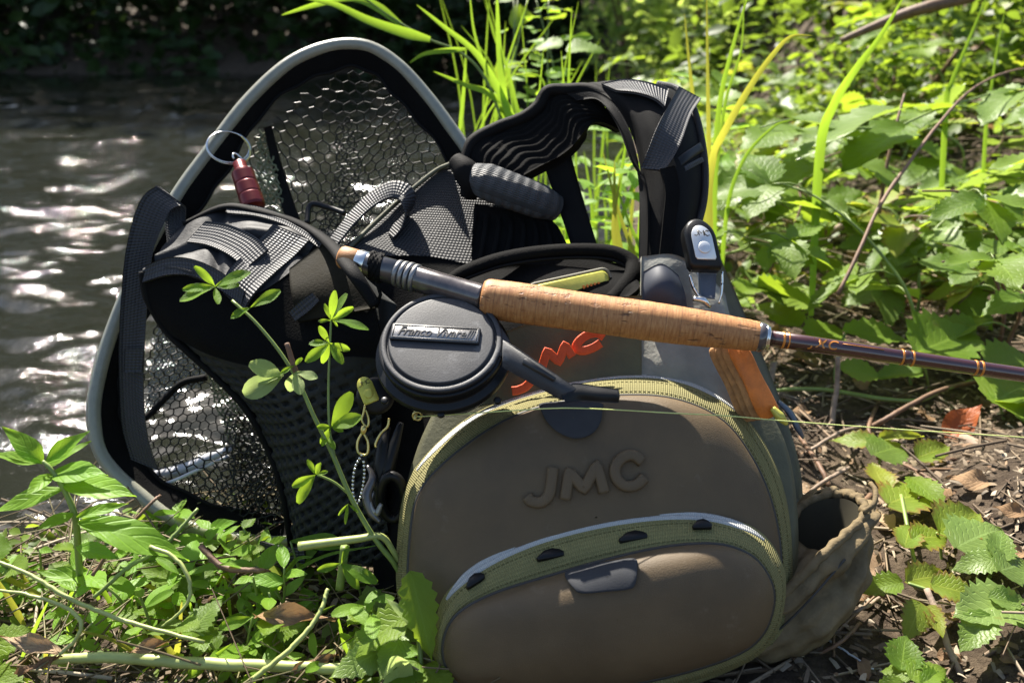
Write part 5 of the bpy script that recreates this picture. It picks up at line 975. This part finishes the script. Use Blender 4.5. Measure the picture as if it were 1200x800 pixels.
stick('bramble_cane', 'tall bramble cane slanting up the right bank, green below and brown above', 'cane', [P(982, 345, 1.30), P(1006, 296, 1.32), P(1030, 243, 1.36), P(1060, 198, 1.42), P(1098, 148, 1.5), P(1140, 104, 1.58), P(1190, 82, 1.66), P(1240, 80, 1.75)], [.0034, .0030, .0034, .0028, .0022, .0016], 'cane', px=False)
stick('dead_branch', 'dark dead branch leaning across the top of the right bank', 'stick', [P(985, 48, 2.3), P(1047, 22, 2.25), P(1090, 8, 2.2), P(1140, -4, 2.2)], [.008, .014, .016, .016], 'cane', px=False)
stick('dead_branch', 'grey dead branch lying among bramble leaves on the right bank', 'stick', [P(925, 300, 1.9), P(990, 262, 1.95), P(1020, 240, 1.95)], [.009, .008, .006], 'twig', px=False)
# dead leaves one by one
spots = [(1110, 508, 'red', 55, 'red-brown dead leaf curled upright beside the fishing line'), (1108, 610, 'dry', 40, None), (1000, 560, 'red', 30, None), (960, 560, 'dry', 40, None), (1016, 640, 'dry', 60, None), (1040, 620, 'dry', 42, None), (1150, 610, 'dry', 46, None), (1000, 690, 'dry', 30, None), (985, 725, 'dry', 34, None), (1130, 735, 'dry', 36, None), (1170, 780, 'dry', 34, None), (1050, 560, 'dry', 30, None), (1016, 460, 'dry', 36, None), (1150, 480, 'dry', 40, None), (1086, 490, 'dry', 34, None), (950, 480, 'dry', 30, None), (1196, 690, 'dry', 34, None), (1010, 770, 'dry', 34, None), (1100, 760, 'dry', 30, None), (1190, 650, 'dry', 34, None), (1080, 250, 'dry', 60, None), (1110, 262, 'dry', 50, None), (1060, 290, 'dry', 50, None), (1126, 232, 'dry', 46, None), (880, 262, 'dry', 45, None), (850, 280, 'dry', 40, None), (870, 300, 'dry', 40, None), (1010, 348, 'dry', 50, None), (1050, 350, 'dry', 44, None), (975, 350, 'dry', 44, None), (1090, 345, 'dry', 44, None), (1140, 400, 'dry', 40, None), (930, 420, 'dry', 36, None), (905, 400, 'dry', 32, None), (1000, 320, 'dry', 46, None), (1180, 310, 'dry', 40, None)]
for x, y, key, sz, lab in spots:
    p = PZ(x, y, .01); p[2] = gz(p[0], p[1]) + .008; D = (p - CAM) @ _F; a = PR.uniform(0, 6.28); d = A([math.cos(a), math.sin(a), PR.uniform(.0, .25)]) if not lab else A([.5, .1, .5])
    o = put_leaf(None, key, p, d, A([0, -.3, 1]) + rvec(.3), sz * D / 1000, 1.0, 'dead_leaf'); tag(o, lab or 'curled pale brown dead leaf on the litter of the right bank', 'dead leaf', None if lab else 'dead leaves on the litter')
# fine litter: chips of leaf and bark, nobody could count them
n = 44000; x = RNG.uniform(-.9, 2.0, n); y = RNG.uniform(.42, 2.6, n); ok = (land(x, y) > .03) & (x < .68 * y + .2); x, y = x[ok], y[ok]; n = len(x)
CH_V = [(-.5, 0, 0), (.5, .06, .04), (.55, .5, .12), (-.42, .5, .06), (.3, 1, .02), (-.25, .94, -.03)]; CH_T = [(0, 1, 2), (0, 2, 3), (3, 2, 4), (3, 4, 5)]
s3 = np.stack([RNG.uniform(.001, .0065, n), RNG.uniform(.003, .017, n), RNG.uniform(.006, .02, n)], 1)
o = link('leaf_litter', scatter_mesh('leaf_litter', CH_V, CH_T, np.stack([x, y, ground(x, y) + RNG.uniform(.0, .012, n)], 1), rand_rot(n, .5), s3, M['litter'])); tag(o, 'brown crumbs of bark and dead leaf on the ground', kind='stuff')
n = 4200; x = RNG.uniform(-.9, 2.2, n); y = RNG.uniform(.42, 2.8, n); ok = (land(x, y) > .03) & (x < .68 * y + .2); x, y = x[ok], y[ok]; n = len(x)
TW_V = [(-.5, 0, 0), (.5, 0, 0), (0, 0, .9), (-.4, .5, .3), (.6, .5, .3), (.1, .5, 1.2), (-.4, 1, 0), (.4, 1, 0), (0, 1, .7)]; TW_T = [(0, 1, 4), (0, 4, 3), (1, 2, 5), (1, 5, 4), (2, 0, 3), (2, 3, 5), (3, 4, 7), (3, 7, 6), (4, 5, 8), (4, 8, 7), (5, 3, 6), (5, 6, 8)]
s3 = np.stack([RNG.uniform(.0012, .0042, n), RNG.uniform(.03, .12, n), RNG.uniform(.0012, .0042, n)], 1)
o = link('twig_litter', scatter_mesh('twig_litter', TW_V, TW_T, np.stack([x, y, ground(x, y) + RNG.uniform(.002, .014, n)], 1), rand_rot(n, .16), s3, M['litter'])); tag(o, 'scattered twig fragments over the ground', kind='stuff')

# ---- clover-like plant in front of the pack
cp = thing('clover_plant', 'tall clover-like plant with bright three-part leaves rising in front of the black harness wing', 'clover plant', PZ(470, 690, 0))
stem(cp, [P(478, 690, .80), P(462, 660, .79), P(440, 632, .78), P(412, 584, .77), P(388, 528, .765), P(368, 488, .76), P(352, 452, .76), P(330, 415, .76), P(300, 378, .76), P(272, 352, .765)], [.0026, .0023, .0020, .0016, .0013], 'stem', n=50)
stem(cp, [P(392, 535, .766), P(386, 500, .765), P(385, 450, .765), P(387, 400, .766), P(388, 372, .766)], [.0013, .0011, .0009], 'stem', n=30)
stem(cp, [P(410, 580, .772), P(392, 565, .77), P(372, 556, .765)], .0011, 'stem')
stem(cp, [P(352, 450, .76), P(344, 428, .755), P(336, 402, .75)], [.0028, .0022], 'cane')
def clv(root, key, c, D, tips, wd=1.0, lift=.35, dd=0.0):
    for tx, ty in tips: leaf_px(root, key, c, (tx, ty), D, D - .004 + PR.uniform(-.012, .012) + dd, wd, PR.uniform(-.35, .35), lift)
clv(cp, 'clover', (252, 336), .765, [(210, 352), (214, 336), (232, 312), (286, 316), (278, 332), (256, 356), (240, 320)], 1.0)
clv(cp, 'clover', (294, 360), .76, [(328, 340), (270, 372)], 1.15)
clv(cp, 'clover_pale', (332, 440), .757, [(285, 462), (294, 425), (300, 442)], 1.25); clv(cp, 'clover_pale', (346, 436), .752, [(352, 462), (372, 442), (336, 460)], 1.15); clv(cp, 'clover', (345, 428), .752, [(328, 438), (352, 420)], .9)
clv(cp, 'clover', (388, 375), .764, [(392, 342), (404, 342), (372, 376), (414, 360), (432, 380), (398, 382), (380, 356)], .85)
clv(cp, 'clover', (386, 402), .762, [(362, 402), (374, 382), (358, 424), (378, 426), (410, 410), (402, 426)], 1.1)
clv(cp, 'clover', (388, 500), .764, [(412, 460), (422, 488), (402, 505), (372, 500), (376, 520)], 1.2); clv(cp, 'clover', (384, 512), .765, [(392, 524), (378, 520)], 1.2)
clv(cp, 'clover', (370, 556), .764, [(342, 570), (344, 590), (360, 538), (372, 545), (384, 552), (362, 542)], 1.0); clv(cp, 'clover', (408, 590), .77, [(396, 604), (404, 612), (420, 600)], .6)
clv(cp, 'clover', (400, 660), .785, [(372, 668), (420, 690), (408, 640), (440, 680)], 1.0)
cut = thing('cut_stem', 'thick bright green cut stem lying level across the clover plant', 'stem', P(400, 634, .775)); stem(cut, [P(350, 640, .772), P(380, 636, .772), P(420, 631, .776), P(446, 628, .782), P(460, 644, .79), P(474, 672, .80)], [.0042, .0036, .0030, .0026], 'stem_y', n=30)
stem(cut, [P(404, 640, .79), P(402, 660, .795), P(398, 690, .80)], [.0045, .0042], 'stem', 'side_stem')
# ---- tall leafy herb at the left
hb = thing('herb_plant', 'bright green herb with long pointed leaves at the left by the water', 'herb plant', PZ(92, 690, 0))
stem(hb, [P(94, 690, .80), P(92, 650, .78), P(88, 606, .76), P(76, 575, .755), P(60, 550, .75), P(50, 540, .75)], [.0032, .003, .0022, .0016], 'stem', n=30)
for b, t, d1, wd in (((50, 543), (8, 497), .74, 1.1), ((48, 542), (-12, 530), .73, 1.0), ((52, 545), (104, 504), .76, .9), ((54, 548), (103, 512), .77, .7), ((60, 556), (118, 546), .74, 1.25), ((74, 567), (158, 577), .735, .95), ((74, 572), (-14, 596), .73, .75), ((86, 602), (42, 620), .73, .9), ((90, 606), (150, 588), .77, .7), ((92, 612), (222, 640), .76, .85), ((90, 640), (140, 654), .74, .8), ((60, 556), (30, 580), .72, .9)):
    leaf_px(hb, 'herb', b, t, .755, d1, wd, PR.uniform(-.3, .3), .55)
for spec in ((PZ(10, 760, 0), [(10, 760), (30, 720), (22, 690)], 4), (PZ(480, 800, 0), [(486, 800), (492, 740), (488, 690)], 0)): pass
nl = thing('nettle_plant', 'serrated nettle with hanging leaves beside the lower brown pocket', 'nettle', PZ(490, 810, 0))
stem(nl, [P(492, 820, .735), P(492, 760, .74), P(484, 700, .745), P(480, 676, .75)], [.003, .0022, .0015], 'stem', n=24)
for key, b, t, d1, wd in (('bramble', (482, 672), (508, 775), .715, .62), ('bramble', (478, 720), (400, 770), .72, .85), ('bramble', (490, 775), (440, 806), .70, 1.1), ('bramble_b', (470, 745), (445, 795), .70, .9), ('bramble', (495, 780), (530, 806), .70, 1.1), ('bramble_b', (452, 760), (388, 790), .70, .8), ('clover_pale', (468, 820), (464, 772), .70, 1.1), ('clover_pale', (452, 700), (486, 730), .72, .55)): leaf_px(nl, key, b, t, .735, d1, wd, PR.uniform(-.3, .3), .45)
# ---- foreground tangle at the bottom left
def small_plant(px, py, label, key, h, nl, size, group, D=None, m='stem'):
    p = PZ(px, py, 0); p[2] = gz(p[0], p[1]); root = thing('ground_herb', label, 'small plant', p, group); a0 = PR.uniform(0, 6.28); t = p + A([PR.gauss(0, .35) * h, PR.gauss(0, .2) * h, h]); C = catmull([p - A([0, 0, .01]), (p + t) / 2 + rvec(.006), t], 12); stem(root, C, np.linspace(.0018, .001, 12), m, n=12)
    for q in range(nl):
        i = min(11, int(3 + 9 * q / max(1, nl - 1))); a = a0 + q * 2.4; d = A([math.cos(a), math.sin(a), PR.uniform(.05, .6)]); put_leaf(root, key, C[i], d, nrm(A([0, -.3, 1]) + rvec(.25)), size * PR.uniform(.75, 1.25), PR.uniform(.9, 1.3))
lab = {'clover': 'small bright green plant with rounded leaves low in the left foreground tangle', 'herb': 'small pointed-leaf plant low in the left foreground tangle', 'bramble': 'small toothed-leaf plant low in the left foreground tangle'}
for q in range(46):
    px = PR.uniform(-15, 470); py = PR.uniform(672, 815) 
    if px < 120 and py < 700: continue
    key = PR.choice(['clover', 'clover', 'herb', 'herb', 'bramble']); small_plant(px, py, lab[key], key, PR.uniform(.03, .095), PR.randint(4, 7), PR.choice([.018, .024, .030, .042]) * PR.uniform(.85, 1.15), {'clover': 'round leaved plants in the left foreground', 'herb': 'pointed leaf plants in the left foreground', 'bramble': 'toothed leaf plants in the left foreground'}[key])
for q in range(10):
    px = PR.uniform(150, 330); py = PR.uniform(618, 680); small_plant(px, py, lab['herb'], 'herb', PR.uniform(.02, .05), 5, PR.uniform(.03, .045), 'pointed leaf plants in the left foreground')
under('ground_cover', 3000, (-.75, -.02), (.50, .98), (.006, .045), (.010, .036), 'under', 'tiny green leaves carpeting the left foreground', lambda x, y: x < -.06, .7)
n = 700; x = RNG.uniform(-.78, .0, n); y = RNG.uniform(.50, 1.0, n); ok = land(x, y) > .0; x, y = x[ok], y[ok]; n = len(x)
s3 = np.stack([RNG.uniform(.0008, .0022, n), RNG.uniform(.03, .13, n), RNG.uniform(.0008, .0022, n)], 1)
o = link('dry_straw', scatter_mesh('dry_straw', TW_V, TW_T, np.stack([x, y, ground(x, y) + RNG.uniform(.002, .05, n)], 1), rand_rot(n, .30), s3, M['straw'])); tag(o, 'dry straw and dead stems tangled in the left foreground', kind='stuff')
n = 1300; x = RNG.uniform(.35, 2.6, n); y = RNG.uniform(1.45, 3.6, n); ok = (land(x, y) > .1) & (x < .7 * y + .2); x, y = x[ok], y[ok]; n = len(x)
s3 = np.stack([RNG.uniform(.0016, .004, n), RNG.uniform(.08, .32, n), RNG.uniform(.0016, .004, n)], 1)
o = link('dry_stems', scatter_mesh('dry_stems', TW_V, TW_T, np.stack([x, y, ground(x, y) + RNG.uniform(.0, .16, n)], 1), rand_rot(n, .55), s3, M['straw'])); tag(o, 'dead bramble stems tangled among the leaves of the right bank', kind='stuff')
n = 700; x = RNG.uniform(.35, 3.0, n); y = RNG.uniform(1.7, 3.8, n); ok = (land(x, y) > .1) & (x < .7 * y + .2) & (np.sin(x * 6 + 1) * np.sin(y * 5) > -.1); x, y = x[ok], y[ok]
o = link('dead_leaves', scatter_mesh('dead_leaves', SL_V, SL_T, np.stack([x, y, ground(x, y) + RNG.uniform(.01, .2, len(x))], 1), rand_rot(len(x), .9), RNG.uniform(.025, .05, len(x)), M['drystuff'])); tag(o, 'withered brown leaves caught among the brambles', kind='stuff')
def runner(label, pts, r, m, name='runner_stem'): stick(name, label, 'stem', [P(*q) for q in pts], r, m, 40, px=False)
runner('long yellow-green runner stem slanting down through the left foreground', [(-8, 655, .74), (40, 676, .735), (90, 705, .73), (150, 728, .725), (240, 752, .72)], [.0014, .0021, .0016], 'stem_y')
runner('pale runner stem bending down beside the dead leaf', [(-8, 690, .73), (40, 698, .725), (78, 712, .72), (95, 730, .715), (88, 750, .715), (70, 766, .715)], [.0012, .0019, .0014], 'stem_y')
runner('curled pale stem hooping over the foreground leaves', [(176, 640, .76), (200, 650, .755), (217, 668, .75), (223, 695, .745), (212, 716, .74), (190, 734, .74)], [.0020, .0018, .0012], 'stem_y')
runner('thick pale reed stem lying along the bottom left', [(62, 772, .73), (130, 770, .728), (230, 776, .726), (330, 780, .725), (430, 784, .725)], [.0042, .0054, .0048], 'stem_y')
runner('thin brown-green stem slanting up past the net bottom', [(108, 674, .76), (140, 630, .775), (176, 590, .79), (188, 580, .80)], [.0018, .0014], 'cane')
runner('thin stem rising from the reed towards the cut stem', [(290, 800, .71), (340, 760, .72), (372, 722, .735), (384, 690, .75)], [.0026, .0022, .0018], 'stem_y')
runner('short forked brown stem under the net bag', [(110, 700, .76), (150, 665, .77), (190, 640, .78), (232, 596, .80)], [.0018, .0022, .0016], 'stem')
stick('reddish_stem', 'reddish fallen stem crossing the foreground under the harness loop', 'stem', [P(235, 640, .80), P(262, 664, .79), P(300, 668, .79), P(316, 670, .80)], [.003, .003, .0022], 'cane', px=False)
for (a, b, c, d, D, key, lab_) in ((300, 722, 396, 724, .75, 'dry', 'long pale tan dead leaf lying under the cut green stem'), (345, 786, 395, 762, .72, 'dry', 'grey curled dead leaf on the thick reed'), (152, 764, 210, 748, .72, 'dry', 'grey shrivelled dead leaf at the end of the reed'), (70, 765, -6, 742, .72, 'dry', 'brown dead leaf mass at the left bottom edge'), (20, 790, 70, 765, .71, 'dry', 'dark brown crumpled leaf in the left bottom corner')):
    A0, B0_ = P(a, b, D), P(c, d, D + .01); dd = B0_ - A0; o = put_leaf(None, key, A0, dd, nrm(A([0, -.5, .9])), float(np.linalg.norm(dd)), .42, 'dead_leaf'); tag(o, lab_, 'dead leaf')
# ---- grass and reeds
def blade(root, pts, width, m='blade', face=None, name='blade', n=26):
    C = catmull([P(*q) for q in pts], n); T = nrows(np.gradient(C, axis=0)); V = []; UV = []
    for i in range(n):
        t = i / (n - 1); wd = width * (1 - t) ** .6 * min(1, .45 + 3 * t) + .0003; s = nrm(np.cross(T[i], nrm(CAM - C[i]) + A([.35, 0, .3]))); nn = np.cross(s, T[i])
        for j, u in enumerate((-1, 0, 1)): V.append(C[i] + s * u * wd + nn * (abs(u) * wd * .35)); UV.append((u * .5 + .5, t * 6))
    return obj(name, V, grid_faces(n, 3), M[m], root, UV)
gc = thing('grass_clump', 'tall bright green reed grass rising behind the net hoop', 'grass clump', PZ(590, 330, -.05) * A([1, 1, 1]))
stem(gc, [P(598, 170, 1.45), P(570, 95, 1.44), P(540, 62, 1.43), P(500, 45, 1.42), P(455, 18, 1.42), P(425, -4, 1.42)], [.003, .0024, .0018, .0012], 'stem', n=30)
for pts, wd, m in (([(606, 175, 1.45), (590, 120, 1.43), (560, 66, 1.40), (520, 32, 1.37), (488, 6, 1.35)], .009, 'blade'), ([(504, 47, 1.40), (470, 38, 1.39), (430, 24, 1.38), (392, 6, 1.37), (355, -2, 1.36)], .010, 'blade'), ([(470, 30, 1.42), (440, 8, 1.42), (410, -2, 1.42), (370, 6, 1.42), (330, 18, 1.42)], .009, 'blade'), ([(600, 150, 1.45), (575, 112, 1.43), (545, 100, 1.41), (508, 84, 1.39)], .0085, 'blade'), ([(592, 150, 1.45), (588, 100, 1.43), (584, 50, 1.42), (582, -15, 1.40)], .010, 'blade'), ([(596, 150, 1.46), (572, 90, 1.45), (556, 40, 1.44), (550, -10, 1.43)], .005, 'blade'), ([(538, 160, 1.48), (542, 120, 1.47), (545, 80, 1.46), (546, 50, 1.46)], .004, 'blade'), ([(612, 170, 1.47), (604, 120, 1.47), (594, 80, 1.46), (578, 40, 1.45), (568, -8, 1.45)], .004, 'blade'), ([(545, 58, 1.43), (520, 60, 1.42), (496, 64, 1.41), (480, 74, 1.40)], .005, 'blade'), ([(620, 160, 1.5), (640, 120, 1.5), (632, 90, 1.5), (604, 88, 1.5)], .004, 'blade'), ([(600, 170, 1.5), (585, 110, 1.5), (572, 70, 1.5), (540, 30, 1.5)], .004, 'blade')): blade(gc, ([(608, 345, 1.47)] if pts[0][1] > 145 and pts[0][0] > 585 else []) + pts, wd, m)
g2 = thing('reed_clump', 'upright clump of yellow and green reeds behind the shoulder strap', 'reed clump', PZ(838, 330, .05))
for pts, wd, m in (([(822, 260, 1.30), (814, 140, 1.29), (808, 80, 1.28), (802, 16, 1.28)], .0062, 'blade_y'), ([(832, 260, 1.30), (830, 150, 1.28), (829, 80, 1.27), (828, -10, 1.27)], .0060, 'blade_y'), ([(836, 250, 1.35), (842, 130, 1.34), (860, 50, 1.33), (880, -15, 1.33)], .0075, 'blade'), ([(834, 190, 1.25), (852, 148, 1.22), (880, 100, 1.20), (905, 65, 1.19), (926, 44, 1.18), (952, 42, 1.17)], .0085, 'blade_y'), ([(838, 210, 1.4), (850, 120, 1.4), (868, 60, 1.4), (872, 0, 1.4)], .005, 'blade'), ([(800, 240, 1.35), (790, 190, 1.35), (770, 150, 1.35), (748, 130, 1.35)], .006, 'blade'), ([(850, 260, 1.4), (870, 190, 1.4), (905, 150, 1.4), (930, 140, 1.4)], .005, 'blade')): blade(g2, [(836 + (pts[0][0] - 836) * .3, 425, pts[0][2] + .02)] + ([(829, 270, pts[0][2] + .01)] if pts[0][1] < 215 else []) + pts, wd * .8, m, n=36)
g3 = thing('grass_clump', 'two long arching grass blades on the right bank', 'grass clump', PZ(972, 300, .1))
for pts, wd, m in (([(960, 180, 1.45), (976, 124, 1.42), (1002, 82, 1.38), (1030, 45, 1.36), (1062, -8, 1.34)], .0095, 'blade'), ([(1108, 130, 1.6), (1115, 97, 1.6), (1135, 48, 1.6), (1158, -8, 1.6)], .006, 'blade'), ([(1155, 150, 1.7), (1162, 100, 1.7), (1168, 60, 1.7), (1178, 10, 1.7)], .004, 'blade')): blade(g3, [(pts[0][0] - 10, pts[0][1] + 190, pts[0][2] + .03)] + pts, wd, m)
g4 = thing('grass_clump', 'sunlit grass and weeds seen through the shoulder strap opening', 'grass clump', PZ(730, 330, .0))
for q in range(11):
    x = PR.uniform(690, 770); t = x + PR.gauss(0, 26); y = PR.uniform(135, 220); D = PR.uniform(1.25, 1.6); blade(g4, [(x, 325, D), ((x + t) / 2 + PR.gauss(0, 5), (325 + y) / 2, D), (t, y, D)], PR.uniform(.003, .006), PR.choice(['blade', 'blade', 'blade_y']), n=14)
for q in range(64):
    px, D = PR.uniform(655, 780), PR.uniform(1.3, 1.75); py = PR.uniform(190, 320); b = P(px, py, D); a = PR.uniform(0, 6.28); put_leaf(g4, PR.choice(['herb', 'clover', 'clover']), b, A([math.cos(a), math.sin(a), .3]), A([0, -.2, 1]) + rvec(.3), PR.uniform(.045, .08), 1.2)
g5 = thing('weed_clump', 'leafy sunlit weeds at the water edge behind the top of the shoulder strap', 'weed clump', PZ(690, 300, -.05))
for q in range(46):
    px, D = PR.uniform(610, 860), PR.uniform(1.7, 2.6); py = PR.uniform(85, 190) + (20 if px < 660 else 0); b = P(px, py, D); a = PR.uniform(0, 6.28); put_leaf(g5, PR.choice(['herb', 'clover', 'bramble']), b, A([math.cos(a), math.sin(a), .2]), A([0, -.3, 1]) + rvec(.35), PR.uniform(.055, .10), 1.2)
for q in range(16):
    px = PR.uniform(640, 850); D = PR.uniform(1.8, 2.5); y = PR.uniform(60, 130); blade(g5, [(px, 320, D), (px, 250, D), (px + PR.gauss(0, 8), 180, D), (px + PR.gauss(0, 22), y, D)], PR.uniform(.003, .006), 'blade', n=12)

g6 = thing('grass_clump', 'fine bright grass and leafy shoots right of the net behind the tall reed grass', 'grass clump', PZ(640, 330, -.05))
for q in range(22):
    px = PR.uniform(540, 680); D = PR.uniform(1.5, 2.0); y = PR.uniform(-20, 95); lean = PR.gauss(0, 40); blade(g6, [(px, 340, D), (px, 230, D), (px + lean * .3, (210 + y) / 2, D), (px + lean, y, D - .02)], PR.uniform(.0016, .0042), 'blade', n=14)
for q in range(42):
    px, D = PR.uniform(592, 668), PR.uniform(1.8, 2.4); py = PR.uniform(-6, 118); b = P(px, py, D); a = PR.uniform(0, 6.28); put_leaf(g6, PR.choice(['herb', 'clover', 'bramble']), b, A([math.cos(a), math.sin(a), .1]), A([0, -.3, 1]) + rvec(.4), PR.uniform(.05, .085), 1.2)
for q in range(5): px = PR.uniform(600, 660); stem(g6, [P(px, 215, 2.1), P(px + PR.gauss(0, 8), 100, 2.1), P(px + PR.gauss(0, 16), 0, 2.1)], [.003, .0022, .0012], 'stem')
g7 = thing('grass_tuft', 'thin grass blades scattered through the left foreground tangle', 'grass tuft', PZ(220, 760, 0))
for q in range(26):
    px, py = PR.uniform(0, 430), PR.uniform(690, 800); D = float((PZ(px, py, 0) - CAM) @ _F) - .02; dx = PR.gauss(0, 60); blade(g7, [(px, py, D), (px + dx * .5, py - PR.uniform(20, 45), D - .01), (px + dx, py - PR.uniform(25, 75), D - .02)], PR.uniform(.0014, .0032), PR.choice(['blade', 'blade', 'blade_y']), n=12)

bb = thing('bramble', 'large pale toothed bramble leaves spreading in the sun at the middle of the right bank', 'bramble', PZ(1010, 330, .1))
stem(bb, [P(1030, 250, 1.55), P(1040, 190, 1.55), P(1052, 140, 1.56), P(1060, 110, 1.58)], [.004, .003, .002], 'cane'); stem(bb, [P(1048, 150, 1.56), P(990, 150, 1.54), P(930, 140, 1.55), P(890, 150, 1.56)], [.0025, .002, .0014], 'stem'); stem(bb, [P(1050, 150, 1.56), P(1095, 130, 1.6), P(1160, 110, 1.65)], [.0025, .0018], 'stem')
for key, b, t, d1, wd in (('bramble_b', (930, 138), (985, 152), 1.50, 1.1), ('bramble_b', (1046, 130), (950, 166), 1.46, 1.0), ('bramble', (1060, 150), (984, 196), 1.48, .9), ('bramble_b', (1000, 160), (930, 168), 1.48, 1.0), ('bramble', (930, 150), (866, 166), 1.50, 1.1), ('bramble_y', (905, 172), (860, 190), 1.5, 1.0), ('bramble_b', (1100, 132), (1132, 96), 1.62, 1.0), ('bramble', (1092, 128), (1128, 124), 1.55, 1.0), ('bramble_b', (1190, 108), (1148, 144), 1.58, .9), ('bramble_b', (1160, 112), (1214, 100), 1.62, 1.0), ('bramble_y', (1104, 146), (1150, 142), 1.55, 1.0), ('bramble', (1012, 190), (1060, 215), 1.5, 1.1), ('bramble', (960, 190), (905, 222), 1.48, 1.0), ('bramble_b', (880, 215), (835, 235), 1.46, 1.0)):
    leaf_px(bb, key, b, t, d1 + .06, d1, wd, PR.uniform(-.25, .25), .95)
